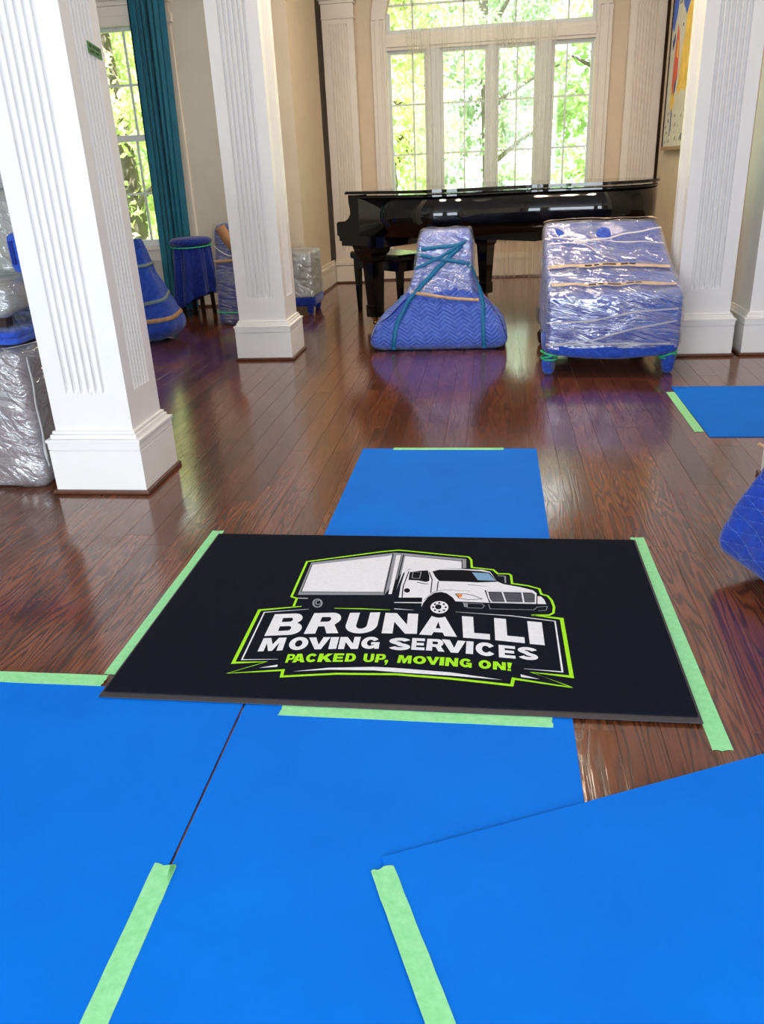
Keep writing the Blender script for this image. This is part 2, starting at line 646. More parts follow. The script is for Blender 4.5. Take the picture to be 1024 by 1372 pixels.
def set_rnd(me, vals):
    at = me.attributes.new('rnd', 'FLOAT', 'FACE')
    at.data.foreach_set('value', vals)


# ------------------------------------------------------------------ floor
PW = 0.105
floor = struct(box('floor', -6.0, 4.5, -3.5, 9.95, -0.12, -0.012, 'subfloor'))


def plank_geo(x0, x1, y0, y1, dz):
    g, c, zt, zb = 0.0003, 0.0008, dz, -0.012
    x0 += g
    x1 -= g
    y0 += g
    y1 -= g
    v = [(x0, y0, zb), (x1, y0, zb), (x1, y1, zb), (x0, y1, zb),
         (x0, y0, zt - c), (x1, y0, zt - c), (x1, y1, zt - c), (x0, y1, zt - c),
         (x0 + c, y0 + c, zt), (x1 - c, y0 + c, zt), (x1 - c, y1 - c, zt), (x0 + c, y1 - c, zt)]
    f = [(3, 2, 1, 0), (8, 9, 10, 11)]
    for a in (0, 4):
        for k in range(4):
            f.append((a + k, a + (k + 1) % 4, a + 4 + (k + 1) % 4, a + 4 + k))
    return v, f


def to_px(x, y, z=0.0):
    d = (x, y, z - CAMZ)
    c = [sum(CAMR[i][k] * d[i] for i in range(3)) for k in range(3)]
    if c[2] < 0.05:
        return None
    return 512 + FPX * c[0] / c[2], 686 + FPX * c[1] / c[2], c[2]


planks = []
nrow = int(10.5 / PW)
for r in range(nrow):
    x0 = -6.0 + r * PW
    y = -3.5 - random.uniform(0, 1.2)
    while y < 9.8:
        L = random.choice((0.75, 0.95, 1.15, 1.4, 1.7))
        planks.append((x0, x0 + PW, max(y, -3.5), min(y + L, 9.8), random.random()))
        y += L


def plank_score(p):
    n, best = 0, 0
    for i in range(7):
        x = (p[0] + p[1]) / 2
        y = p[2] + (p[3] - p[2]) * (i + 0.5) / 7
        q = to_px(x, y)
        if q is None or not (0 < q[0] < 1024 and 0 < q[1] < 1372):
            continue
        if (-1.05 < x < 0.5 and 1.62 < y < 2.62) or (-0.61 < x < 0.21 and 2.6 < y < 3.61) or (y < 1.62 and x < 0.2) or \
                (y < 1.24 + 0.445 * x):
            continue
        n += (1.0 / q[2]) ** 2
    return n * (p[3] - p[2])


planks.sort(key=plank_score, reverse=True)
for p in planks[:300]:
    v, f = plank_geo(p[0], p[1], p[2], p[3], random.uniform(-0.0004, 0.0))
    o = pyobj('plank', v, f, 'wood', floor, org=((p[0] + p[1]) / 2, (p[2] + p[3]) / 2, 0))
    set_rnd(o.data, [p[4]] * len(f))
vv, ff, rr = [], [], []
for p in planks[300:]:
    v, f = plank_geo(p[0], p[1], p[2], p[3], -0.0002)
    b = len(vv)
    vv += v
    ff += [tuple(i + b for i in q) for q in f]
    rr += [p[4]] * len(f)
o = pyobj('remaining_planks', vv, ff, 'wood', floor)
set_rnd(o.data, rr)
o['kind'] = 'stuff'

# ------------------------------------------------------------------ walls
ZC = 3.6
struct(box('ceiling', -6.15, 4.65, -3.65, 9.95, ZC, ZC + 0.15, 'ceiling'))
struct(box('wall_left', -6.15, -6.0, -3.5, 8.1, 0, ZC, 'grey_wall'))
struct(box('wall_right', 4.5, 4.65, -3.5, 9.95, 0, ZC, 'tan'))


def wall_with_hole(name, x0, x1, y0, y1, hx0, hx1, hz0, hz1, mt):
    return struct(boxes(name, [(x0, hx0, y0, y1, 0, ZC), (hx1, x1, y0, y1, 0, ZC), (hx0, hx1, y0, y1, 0, hz0),
                               (hx0, hx1, y0, y1, hz1, ZC)], mt))


# rear wall (behind the camera) with two window openings
struct(boxes('wall_rear', [(-6.0, -3.9, -3.65, -3.5, 0, ZC), (-0.9, 0.3, -3.65, -3.5, 0, ZC), (2.9, 4.5, -3.65, -3.5, 0, ZC),
                           (-3.9, -0.9, -3.65, -3.5, 0, 0.5), (0.3, 2.9, -3.65, -3.5, 0, 0.5),
                           (-3.9, -0.9, -3.65, -3.5, 3.0, ZC), (0.3, 2.9, -3.65, -3.5, 3.0, ZC)], 'grey_wall'))
# wall with the curtained window
LWX0, LWX1 = -4.72, -3.02
wall_with_hole('wall_curtained', -6.15, -1.99, 8.1, 8.25, LWX0, LWX1, 0.6, 2.56, 'grey_wall')
struct(box('wall_bay_left', -1.99, -1.84, 8.1, 9.42, 0, ZC, 'tan'))
# back wall with an arched opening
WX0, WX1, WXC = -1.16, 1.04, -0.06


def arch_z(x, r=1.10, spring=2.66, rise=0.72):
    t = max(0.0, 1 - ((x - WXC) / r) ** 2)
    return spring + rise * math.sqrt(t)


bm = bmesh.new()
bbox(bm, -1.79, WX0, 9.75, 9.9, 0, ZC)
bbox(bm, WX1, 1.68, 9.75, 9.9, 0, ZC)
bbox(bm, WX0, WX1, 9.75, 9.9, 0, 0.52)
NA = 24
for i in range(NA):
    xa = WX0 + (WX1 - WX0) * i / NA
    xb = WX0 + (WX1 - WX0) * (i + 1) / NA
    vs = [bm.verts.new(p) for p in ((xa, 9.75, arch_z(xa)), (xb, 9.75, arch_z(xb)), (xb, 9.9, arch_z(xb)), (xa, 9.9, arch_z(xa)),
                                    (xa, 9.75, ZC), (xb, 9.75, ZC), (xb, 9.9, ZC), (xa, 9.9, ZC))]
    for f in ((3, 2, 1, 0), (4, 5, 6, 7), (0, 1, 5, 4), (1, 2, 6, 5), (2, 3, 7, 6), (3, 0, 4, 7)):
        bm.faces.new([vs[k] for k in f])
struct(bmobj('wall_back', bm, 'tan'))
struct(box('wall_bay_right', 1.70, 1.85, 7.7, 9.42, 0, ZC, 'tan'))
struct(box('wall_painting_return', 1.85, 4.5, 7.7, 7.85, 0, ZC, 'tan'))


def baseboard(name, x0, x1, y0, y1, nx, ny):
    """board against a wall; (nx, ny) points into the room"""
    def gr(d):
        return (x0 + min(0, nx * d), x1 + max(0, nx * d), y0 + min(0, ny * d), y1 + max(0, ny * d))
    a, b, c = gr(0.018), gr(0.026), gr(0.03)
    o = boxes(name, [(*a, 0.02, 0.20), (*b, 0.20, 0.235), (*gr(0.014), 0.235, 0.27)], 'trim')
    struct(o)
    boxes('shoe_molding', [(*c, 0.0, 0.02)], 'shoe', o)
    return o


baseboard('baseboard_bay_left', -1.84, -1.84, 8.1, 9.56, 1, 0)
baseboard('baseboard_curtained', -6.0, -1.99, 8.1, 8.1, 0, -1)
baseboard('baseboard_back', -1.45, 1.34, 9.75, 9.75, 0, -1)
baseboard('baseboard_bay_right', 1.70, 1.70, 7.7, 9.56, -1, 0)
# deep recesses between the bay walls and the pilasters
for nm, k in (('wall_recess_left', -1), ('wall_recess_right', 1)):
    xi = 1.79 if k < 0 else 1.68          # room-side edge, behind the pilaster
    xw = 1.99 if k < 0 else 1.85          # outer face of the bay wall
    lst = []
    for x0, x1, y0, y1, z0, z1 in ((xi - 0.1, 2.45, 10.5, 10.6, -0.1, ZC + 0.1), (2.35, 2.45, 9.3, 10.5, -0.1, ZC + 0.1), (xi - 0.1, xi, 9.9, 10.5, -0.1, ZC + 0.1),
                                   (xw, 2.35, 9.3, 9.4, -0.1, ZC + 0.1), (xi, 2.35, 9.4, 10.5, ZC, ZC + 0.1), (xi, 2.35, 9.4, 10.5, -0.12, -0.001)):
        lst.append((k * x0, k * x1, y0, y1, z0, z1) if k > 0 else (-x1, -x0, y0, y1, z0, z1))
    struct(boxes(nm, lst, 'tan'))


# ------------------------------------------------------------------ windows
def pane(parent, x0, x1, z0, z1, y):
    box('pane', x0, x1, y - 0.003, y + 0.003, z0, z1, 'glass', parent)


def sash(parent, x0, x1, z0, z1, y, xs, zs, fr=0.035):
    wn = parent
    parent = bpy.data.objects.new('sash', None)
    COL.objects.link(parent)
    parent.parent = wn
    wo = parent_org(wn)
    parent.location = ((x0 + x1) / 2 - wo[0], y - wo[1], z0 - wo[2])
    boxes('sash_frame', [(x0, x0 + fr, y - 0.025, y + 0.025, z0, z1), (x1 - fr, x1, y - 0.025, y + 0.025, z0, z1),
                         (x0 + fr, x1 - fr, y - 0.025, y + 0.025, z0, z0 + fr * 1.3),
                         (x0 + fr, x1 - fr, y - 0.025, y + 0.025, z1 - fr, z1)], 'sash', parent)
    for x in xs:
        box('muntin', x - 0.009, x + 0.009, y - 0.012, y + 0.012, z0 + fr, z1 - fr, 'sash', parent)
    for z in zs:
        box('muntin', x0 + fr, x1 - fr, y - 0.011, y + 0.011, z - 0.009, z + 0.009, 'sash', parent)
    gx = [x0 + fr] + list(xs) + [x1 - fr]
    gz = [z0 + fr] + list(zs) + [z1 - fr]
    for a, b in zip(gx, gx[1:]):
        for c, d in zip(gz, gz[1:]):
            pane(parent, a, b, c, d, y)


w1 = bpy.data.objects.new('window_1', None)
COL.objects.link(w1)
w1.location = (WXC, 9.75, 0.52)
struct(w1)
ZT0, ZT1 = 2.37, 2.52
boxes('casing', [(-1.31, -1.17, 9.715, 9.75, 0.28, 2.66), (-1.27, -1.21, 9.70, 9.715, 0.28, 2.66), (-1.185, -1.15, 9.70, 9.75, 0.28, 2.66),
                 (1.05, 1.19, 9.715, 9.75, 0.28, 2.66), (1.09, 1.15, 9.70, 9.715, 0.28, 2.66), (1.03, 1.065, 9.70, 9.75, 0.28, 2.66)], 'trim', w1, 0.004)
# arched head casing
av, af = [], []
for i in range(33):
    a = math.pi * i / 32
    for rr_, yy in ((1.09, 9.70), (1.24, 9.70), (1.24, 9.75), (1.09, 9.75)):
        av.append((WXC - rr_ * math.cos(a) - WXC, yy - 9.75, 2.66 + rr_ * 0.69 * math.sin(a) - 0.52))
for i in range(32):
    for k in range(4):
        af.append((i * 4 + k, i * 4 + (k + 1) % 4, i * 4 + 4 + (k + 1) % 4, i * 4 + 4 + k))
af += [(3, 2, 1, 0), (128, 129, 130, 131)]
pyobj('arch_casing', av, af, 'trim', w1)
boxes('transom_bar', [(WX0, WX1, 9.72, 9.84, ZT0, ZT1), (WX0, WX1, 9.70, 9.72, ZT0 + 0.03, ZT1 - 0.04)], 'trim', w1, 0.003)
for a, b in ((-0.72, -0.585), (-0.07, 0.01), (0.45, 0.59)):
    boxes('mullion', [(a, b, 9.73, 9.85, 0.56, ZT0), ((a + b) / 2 - 0.02, (a + b) / 2 + 0.02, 9.715, 9.73, 0.56, ZT0)], 'sash', w1, 0.003)
boxes('sill', [(-1.22, 1.10, 9.66, 9.86, 0.52, 0.56), (-1.2, 1.08, 9.70, 9.75, 0.44, 0.52)], 'trim', w1, 0.004)
sash(w1, -1.15, -0.72, 0.56, ZT0, 9.80, [-0.88], [1.35, 1.85])
sash(w1, -0.585, -0.07, 0.56, ZT0, 9.80, [-0.325], [1.35, 1.85])
sash(w1, 0.01, 0.45, 0.56, ZT0, 9.80, [0.235], [1.35, 1.85])
sash(w1, 0.59, 1.03, 0.56, ZT0, 9.80, [0.75], [1.35, 1.85])
boxes('upper_frame', [(WX0, WX0 + 0.05, 9.78, 9.83, ZT1, 2.72), (WX1 - 0.05, WX1, 9.78, 9.83, ZT1, 2.72), (WX0 + 0.05, WX1 - 0.05, 9.78, 9.83, ZT1, ZT1 + 0.045)], 'sash', w1)
for x in (-0.87, -0.33, 0.21, 0.75):
    box('muntin', x - 0.01, x + 0.01, 9.79, 9.82, ZT1 + 0.045, arch_z(x), 'sash', w1)
box('muntin', WX0 + 0.02, WX1 - 0.02, 9.79, 9.82, 2.78, 2.80, 'sash', w1)
gx = [WX0 + 0.05, -0.87, -0.33, 0.21, 0.75, WX1 - 0.05]
for a, b in zip(gx, gx[1:]):
    pane(w1, a, b, ZT1 + 0.045, 2.78, 9.805)
    pane(w1, a, b, 2.80, 3.40, 9.805)

w2 = bpy.data.objects.new('window_2', None)
COL.objects.link(w2)
w2.location = ((LWX0 + LWX1) / 2, 8.1, 0.6)
struct(w2)
boxes('casing', [(LWX0 - 0.11, LWX0, 8.07, 8.1, 0.52, 2.56), (LWX1, LWX1 + 0.11, 8.07, 8.1, 0.52, 2.56)], 'trim', w2, 0.004)
boxes('head_casing', [(LWX0 - 0.13, LWX1 + 0.13, 8.055, 8.1, 2.52, 2.60), (LWX0 - 0.11, LWX1 + 0.11, 8.075, 8.1, 2.60, 2.68),
                      (LWX0 - 0.13, LWX1 + 0.13, 8.06, 8.1, 2.68, 2.72), (LWX0 - 0.15, LWX1 + 0.15, 8.04, 8.1, 2.72, 2.80)], 'trim', w2, 0.004)
boxes('sill', [(LWX0 - 0.15, LWX1 + 0.15, 8.02, 8.2, 0.575, 0.61)], 'trim', w2, 0.005)
boxes('apron', [(LWX0 - 0.1, LWX1 + 0.1, 8.075, 8.1, 0.47, 0.575), (LWX0 - 0.1, LWX1 + 0.1, 8.065, 8.075, 0.52, 0.55)], 'trim', w2, 0.003)
XM = (LWX0 + LWX1) / 2
box('mullion', XM - 0.05, XM + 0.05, 8.1, 8.24, 0.61, 2.56, 'sash', w2, 0.004)
for a, b in ((LWX0, XM - 0.05), (XM + 0.05, LWX1)):
    mid = (a + b) / 2
    sash(w2, a, b, 0.61, 1.615, 8.15, [mid], [1.10], 0.045)
    sash(w2, a, b, 1.57, 2.54, 8.20, [mid], [2.055], 0.045)


# ------------------------------------------------------------------ columns and pilasters
def flute_ring(w, d, nf, span, depth, faces4, fl):
    """outline of a shaft (counter-clockwise), grooves sunk by depth*fl on the chosen faces"""
    pts = []
    corners = [(-w / 2, -d / 2), (w / 2, -d / 2), (w / 2, d / 2), (-w / 2, d / 2)]
    for s in range(4):
        a = Vector(corners[s])
        b = Vector(corners[(s + 1) % 4])
        L = (b - a).length
        t = (b - a) / L
        nin = Vector((-t.y, t.x))
        pts.append(a.copy())
        if not faces4[s]:
            continue
        sp = span * L
        pitch = sp / nf
        gw = pitch * 0.70
        for k in range(nf):
            c = (L - sp) / 2 + pitch * (k + 0.5)
            for i in range(7):
                an = math.pi * i / 6
                p = a + t * (c - math.cos(an) * gw / 2) + nin * (math.sin(an) * depth * fl)
                pts.append(p)
    return pts


def shaft_mesh(name, w, d, zs, faces4, parent, nf=6, span=0.56, depth=0.022, mt='white'):
    """zs: list of (z, groove 0..1)"""
    verts, faces = [], []
    n = None
    for z, fl in zs:
        ring = flute_ring(w, d, nf, span, depth, faces4, fl)
        n = len(ring)
        verts += [(p.x, p.y, z) for p in ring]
    for i in range(len(zs) - 1):
        for k in range(n):
            faces.append((i * n + k, i * n + (k + 1) % n, (i + 1) * n + (k + 1) % n, (i + 1) * n + k))
    return pyobj(name, verts, faces, mt, parent)


def base_parts(w, d, parent, mt='white', h=0.195):
    e = 0.032

    def ring(lst, nm, m):
        bm = bmesh.new()
        for ex, z0, z1 in lst:
            bbox(bm, -w / 2 - ex, w / 2 + ex, -d / 2 - ex, d / 2 + ex, z0, z1, 0.0025)
        return bmobj(nm, bm, m, parent)
    ring([(e, 0.018, h)], 'plinth', mt)
    ring([(e - 0.003, h, h + 0.004), (e + 0.001, h + 0.004, h + 0.036), (e + 0.006, h + 0.036, h + 0.05), (0.020, h + 0.05, h + 0.068),
          (0.012, h + 0.068, h + 0.082)], 'base_molding', mt)
    bm = bmesh.new()
    x1, y1 = w / 2 + e, d / 2 + e
    bbox(bm, -x1 - 0.014, x1 + 0.014, -y1 - 0.014, y1 + 0.014, 0.0, 0.019, 0.006)
    bmobj('shoe_molding', bm, 'shoe', parent)


def column(x0, x1, y0, y1, label, group=None, name='fluted_column', f4=(1, 1, 1, 1)):
    w, d = x1 - x0, y1 - y0
    t = thing(name, ((x0 + x1) / 2, (y0 + y1) / 2, 0), label, 'column', group)
    shaft_mesh('shaft', w, d, [(0.27, 0), (0.43, 0), (0.442, 0.75), (0.455, 1), (3.3, 1), (3.33, 0), (ZC, 0)], f4, t)
    base_parts(w, d, t)
    return t


colA = column(-1.838, -1.492, 3.055, 3.36, 'white fluted square column with a green sticker on its side')
colB = column(-1.79, -1.448, 5.60, 5.935, 'white fluted column standing in front of wrapped grey crate')
colC = column(1.19, 1.53, 5.52, 5.86, 'white fluted column directly behind the plastic-wrapped blue armchair')
colD = column(1.145, 1.485, 2.92, 3.26, 'white column standing behind the deep blue quilted bundle')
colE = column(1.655, 2.60, 5.53, 5.95, 'broad white column beside the fluted one, separated by a narrow gap', None, 'wide_column', (0, 0, 0, 0))


def pilaster(x0, x1, label):
    w, d = x1 - x0, 0.14
    t = thing('pilaster', ((x0 + x1) / 2, 9.75 - d / 2, 0), label, 'pilaster')
    shaft_mesh('shaft', w, d, [(0.27, 0), (0.36, 0), (0.372, 0.75), (0.385, 1), (2.61, 1), (2.64, 0), (2.68, 0)], (1, 0, 0, 0), t, 7, 0.62, 0.018, 'trim')
    bm = bmesh.new()
    for ex, z0, z1 in ((0.02, 0.018, 0.195), (0.026, 0.2, 0.245), (0.012, 0.245, 0.27)):
        bbox(bm, -w / 2 - ex * 0.4, w / 2 + ex * 0.4, -d / 2 - ex, d / 2, z0, z1, 0.003)
    bmobj('base', bm, 'trim', t)
    bm = bmesh.new()
    bbox(bm, -w / 2 - 0.02, w / 2 + 0.02, -d / 2 - 0.03, d / 2, 0, 0.018, 0.004)
    bmobj('shoe_molding', bm, 'shoe', t)
    bm = bmesh.new()
    for ex, z0, z1 in ((0.012, 2.68, 2.70), (0.004, 2.70, 2.82), (0.02, 2.82, 2.85), (0.035, 2.85, 2.89), (0.0, 2.89, ZC)):
        bbox(bm, -w / 2 - ex * 0.7, w / 2 + ex * 0.7, -d / 2 - ex, d / 2, z0, z1, 0.003)
    bmobj('capital', bm, 'trim', t)
    return t


pilaster(-1.815, -1.475, 'cream fluted pilaster at keyboard end of the grand piano')
pilaster(1.345, 1.70, 'cream fluted pilaster at tail end of the grand piano')

# green sticker on column A
stk = thing('sticker', (-1.492, 3.28, 1.69), 'small green paper sticker with dark print on white column', 'sticker')
sv = [(-1.491, 3.225, 1.68), (-1.491, 3.335, 1.667), (-1.491, 3.335, 1.705), (-1.491, 3.225, 1.722)]


def quad_slab(name, q, nrm, th, mt, parent):
    org = Vector(parent_org(parent)) if parent else Vector((0, 0, 0))
    n = Vector(nrm)
    v = [Vector(p) - org for p in q] + [Vector(p) + n * th - org for p in q]
    f = [(3, 2, 1, 0), (4, 5, 6, 7), (0, 1, 5, 4), (1, 2, 6, 5), (2, 3, 7, 6), (3, 0, 4, 7)]
    return pyobj(name, v, f, mt, parent)


quad_slab('paper', sv, (1, 0, 0), 0.0012, 'sticker', stk)
for i, (a, b, u, v2) in enumerate(((0.12, 0.3, 0.6, 0.85), (0.38, 0.5, 0.6, 0.85), (0.56, 0.88, 0.62, 0.85), (0.15, 0.45, 0.2, 0.4), (0.52, 0.8, 0.2, 0.4))):
    def pt(s, t):
        lo = Vector(sv[0]).lerp(Vector(sv[1]), s)
        hi = Vector(sv[3]).lerp(Vector(sv[2]), s)
        return lo.lerp(hi, t) + Vector((0.0012, 0, 0))
    quad_slab('printed_mark', [pt(a, u), pt(b, u), pt(b, v2), pt(a, v2)], (1, 0, 0), 0.0006, 'sticker_ink', stk)


# ------------------------------------------------------------------ curtains
def curtain(name, x0t, x1t, x0b, x1b, y, z0, z1, folds, depth, mt, label, nx=160, nz=14, rndf=None, seed=0, cat='curtain'):
    rnd = random.Random(seed)
    ph = [rnd.uniform(0, 6.28) for _ in range(4)]
    verts, faces, vals = [], [], []
    cx, cy = (x0b + x1b) / 2, y
    for k in range(nz + 1):
        t = k / nz
        z = z0 + (z1 - z0) * t
        xa, xb = x0b + (x0t - x0b) * t, x1b + (x1t - x1b) * t
        for i in range(nx + 1):
            s = i / nx
            ss = s + 0.022 * math.sin(2 * math.pi * 2.3 * s + ph[0]) + 0.012 * math.sin(2 * math.pi * 5.1 * s + ph[1] + t)
            yy = y + depth * (0.8 * math.sin(2 * math.pi * folds * ss + 0.35 * math.sin(3 * t + ph[2])) +
                              0.18 * math.sin(2 * math.pi * folds * 2.17 * ss + ph[3])) * (0.75 + 0.25 * math.cos(7 * s + 2 * t))
            xx = xa + (xb - xa) * s + 0.25 * depth * math.sin(2 * math.pi * folds * 2 * ss + ph[2])
            verts.append((xx - cx, yy - cy, z))
    for k in range(nz):
        for i in range(nx):
            a = k * (nx + 1) + i
            faces.append((a, a + 1, a + nx + 2, a + nx + 1))
            if rndf:
                dy = abs(verts[a + 1][1] - verts[a][1]) / max(1e-5, (abs(verts[a + 1][0] - verts[a][0])))
                vals.append(rndf(i / nx, dy))
    o = pyobj(name, verts, faces, mt, None, True)
    o.location = (cx, cy, 0)
    if vals:
        set_rnd(o.data, vals)
    tag(o, label, cat)
    return o


curtain('drape', -3.23, -2.89, -3.28, -2.96, 7.95, 0.008, 3.15, 6, 0.06, 'curtain',
        'teal floor-length drape hanging behind the blue covered stool', seed=3, nx=220)
curtain('drape', -5.25, -4.74, -5.25, -4.80, 7.96, 0.008, 3.15, 9, 0.055, 'curtain',
        'teal floor-length drape hanging above the cloudy plastic-wrapped chair', seed=5, nx=220)
tb = thing('curtain_rod', (-3.9, 7.96, 3.17), 'dark curtain rod carrying the teal drapes', 'curtain rod')
tube('rod', [(-5.4, 7.96, 3.17), (-2.8, 7.96, 3.17)], 0.016, 'black_satin', tb)
for x in (-5.4, -2.8):
    tube('finial', [(x - 0.03, 7.96, 3.17), (x, 7.96, 3.17), (x + 0.03, 7.96, 3.17)], [0.01, 0.03, 0.01], 'black_satin', tb)
for x in (-5.3, -3.9, -2.86):
    tube('bracket', [(x, 8.1, 3.17), (x, 7.97, 3.17)], 0.01, 'black_satin', tb)


def sheer_density(s, slope):
    d = 0.13 + 0.32 * min(1.0, slope * 0.45)
    if s < 0.16 or s > 0.86:
        d += 0.10
    return min(0.8, d)


curtain('sheer_curtain', -0.93, 0.64, -0.85, 0.60, 9.56, 0.01, 3.30, 17, 0.026, 'sheer',
        'translucent white sheer curtain hanging before the tall arched window', nx=620, nz=6, rndf=sheer_density, seed=11)
tb = thing('sheer_rod', (-0.1, 9.56, 3.31), 'thin white rod carrying the sheer curtain', 'curtain rod')
tube('rod', [(-1.2, 9.56, 3.31), (1.0, 9.56, 3.31)], 0.01, 'trim', tb)
for x in (-1.15, 0.95):
    tube('bracket', [(x, 9.75, 3.31), (x, 9.56, 3.31)], 0.008, 'trim', tb)

# ------------------------------------------------------------------ painting
pt_ = thing('painting', (1.70, 8.45, 1.28), 'tall abstract painting in blue, orange and yellow with thin dark frame', 'painting')
PX, PY0, PY1, PZ0, PZ1 = 1.70, 7.80, 9.10, 1.28, 3.05
box('canvas', PX - 0.03, PX, PY0 + 0.02, PY1 - 0.02, PZ0 + 0.02, PZ1 - 0.02, 'canvas', pt_)
boxes('frame', [(PX - 0.04, PX, PY0, PY0 + 0.02, PZ0, PZ1), (PX - 0.04, PX, PY1 - 0.02, PY1, PZ0, PZ1), (PX - 0.04, PX, PY0, PY1, PZ1 - 0.02, PZ1)], 'frame_dark', pt_)
boxes('frame_rail', [(PX - 0.045, PX, PY0, PY1, PZ0 - 0.012, PZ0 + 0.02)], 'frame_gold', pt_)


def daub(pts, mt, lift):
    """brush mark; pts are (distance from the far edge, height above the lower edge)"""
    vs = [Vector((PX - 0.03 - lift, PY1 - a, PZ0 + b)) for a, b in pts]
    org = Vector(parent_org(pt_))
    n = len(vs)
    v = [p - org for p in vs] + [p - org + Vector((lift, 0, 0)) for p in vs]
    f = [tuple(range(n)), tuple(range(2 * n - 1, n - 1, -1))] + [(i, (i + 1) % n, (i + 1) % n + n, i + n) for i in range(n)]
    pyobj('brush_mark', v, f, mt, pt_)


daub([(0.03, 1.72), (0.03, 1.05), (0.10, 1.0), (0.20, 1.12), (0.30, 1.38), (0.36, 1.72)], 'p_blue', 0.001)
daub([(0.40, 1.72), (0.38, 1.40), (0.46, 1.18), (0.62, 1.08), (0.85, 1.25), (0.95, 1.72)], 'p_blue', 0.001)
daub([(0.80, 1.18), (0.66, 1.10), (0.62, 0.92), (0.55, 0.78), (0.52, 0.60), (0.47, 0.52), (0.56, 0.44), (0.66, 0.50), (0.80, 0.46), (0.95, 0.55), (1.1, 1.0)], 'p_yellow', 0.0012)
daub([(0.30, 1.05), (0.36, 0.98), (0.42, 0.85), (0.44, 0.62), (0.38, 0.50), (0.28, 0.46), (0.22, 0.56), (0.24, 0.74)], 'p_red', 0.002)
daub([(0.22, 0.56), (0.28, 0.46), (0.38, 0.50), (0.40, 0.40), (0.32, 0.30), (0.22, 0.38)], 'p_yellow', 0.0024)
daub([(0.34, 0.92), (0.40, 0.86), (0.40, 0.76), (0.34, 0.78)], 'p_yellow', 0.003)
daub([(0.34, 0.55), (0.42, 0.62), (0.40, 0.50), (0.34, 0.44)], 'p_deep', 0.003)
daub([(0.10, 0.92), (0.20, 0.98), (0.22, 0.92), (0.14, 0.85)], 'p_deep', 0.003)
daub([(0.30, 0.34), (0.33, 0.34), (0.34, 0.16), (0.31, 0.16)], 'p_deep', 0.003)
for i in range(26):
    rr0 = random.Random(100 + i)
    a, b = rr0.uniform(0.05, 0.9), rr0.uniform(0.03, 0.2) + (0.12 if i % 4 == 0 else 0)
    s = rr0.uniform(0.012, 0.05)
    daub([(a, b), (a + s, b + s * 0.3), (a + s * 1.2, b + s * 0.9), (a + s * 0.3, b + s * 0.6)], 'p_grey' if i % 3 else 'p_black', 0.0015)
for a, b in ((0.30, 1.20), (0.36, 1.20), (0.52, 1.0)):
    daub([(a, b), (a + 0.02, b), (a + 0.02, b + 0.025), (a, b + 0.025)], 'p_black', 0.003)

# ------------------------------------------------------------------ floor protection sheets and tape
def sheet(x0, x1, y0, y1, z0, label, th=0.004, rot=0.0, pivot=None):
    cx, cy = ((x0 + x1) / 2, (y0 + y1) / 2)
    bm = bmesh.new()
    bbox(bm, x0 - cx, x1 - cx, y0 - cy, y1 - cy, 0, th, 0.0006)
    o = bmobj('floor_protection_sheet', bm, 'blue_board')
    if pivot:
        d = Matrix.Rotation(rot, 2) @ Vector((cx - pivot[0], cy - pivot[1]))
        o.location = (pivot[0] + d.x, pivot[1] + d.y, z0)
        o.rotation_euler.z = rot
    else:
        o.location = (cx, cy, z0)
    return tag(o, label, 'floor sheet')


SG = None
sheet(-2.0, -0.621, -0.9, 1.664, 0.0005, 'blue floor protection sheet left of the dark seam')
sheet(-0.615, 0.203, -0.9, 1.70, 0.0005, 'blue floor protection sheet running under the edge of the black mat, right of the seam')
sheet(-0.610, 0.212, 2.30, 3.612, 0.0005, 'blue floor runner lying beyond the mat towards the piano')
sheet(1.030, 2.15, 3.787, 4.707, 0.0005, 'blue floor protection sheet beside the wrapped armchair, taped on one side')
sheet(-0.204, 1.9, -1.0, 1.152, 0.0048, 'blue floor protection sheet laid askew over the others', rot=math.radians(24.0), pivot=(-0.204, 1.152))


def strip(p0, p1, w, z, label, ragged=0.003, group=None, n=14, seed=0):
    """tape strip from p0 to p1 (centre line), ends torn"""
    rnd = random.Random(seed)
    a, b = Vector((p0[0], p0[1])), Vector((p1[0], p1[1]))
    t = (b - a).normalized()
    nn = Vector((-t.y, t.x))
    L = (b - a).length
    c = (a + b) / 2
    top = []
    m = 7
    left = [a + t * (L * i / n) + nn * (w / 2 + rnd.uniform(-1, 1) * 0.0006) for i in range(n + 1)]
    right = [a + t * (L * i / n) - nn * (w / 2 + rnd.uniform(-1, 1) * 0.0006) for i in range(n + 1)]
    verts, faces = [], []
    for i in range(n + 1):
        row = []
        for k in range(m + 1):
            p = left[i].lerp(right[i], k / m)
            if i in (0, n):
                p = p + t * (rnd.uniform(-1, 1) * ragged)
            zz = 0.0009 + rnd.uniform(0, 1) * 0.0003
            row.append((p.x - c.x, p.y - c.y, zz))
        verts += row
    for i in range(n):
        for k in range(m):
            q = i * (m + 1) + k
            faces.append((q, q + m + 1, q + m + 2, q + 1))
    nb = len(verts)
    verts += [(v[0], v[1], 0.0) for v in verts[:nb]]
    faces += [tuple(i + nb for i in reversed(f)) for f in faces[:n * m]]
    ring = [k for k in range(m + 1)] + [i * (m + 1) + m for i in range(1, n + 1)] + [n * (m + 1) + k for k in range(m - 1, -1, -1)] + \
           [i * (m + 1) for i in range(n - 1, 0, -1)]
    for i in range(len(ring)):
        a_, b_ = ring[i], ring[(i + 1) % len(ring)]
        faces.append((a_, b_, b_ + nb, a_ + nb))
    o = pyobj('painters_tape', verts, faces, 'tape')
    o.location = (c.x, c.y, z)
    return tag(o, label, 'tape', group)


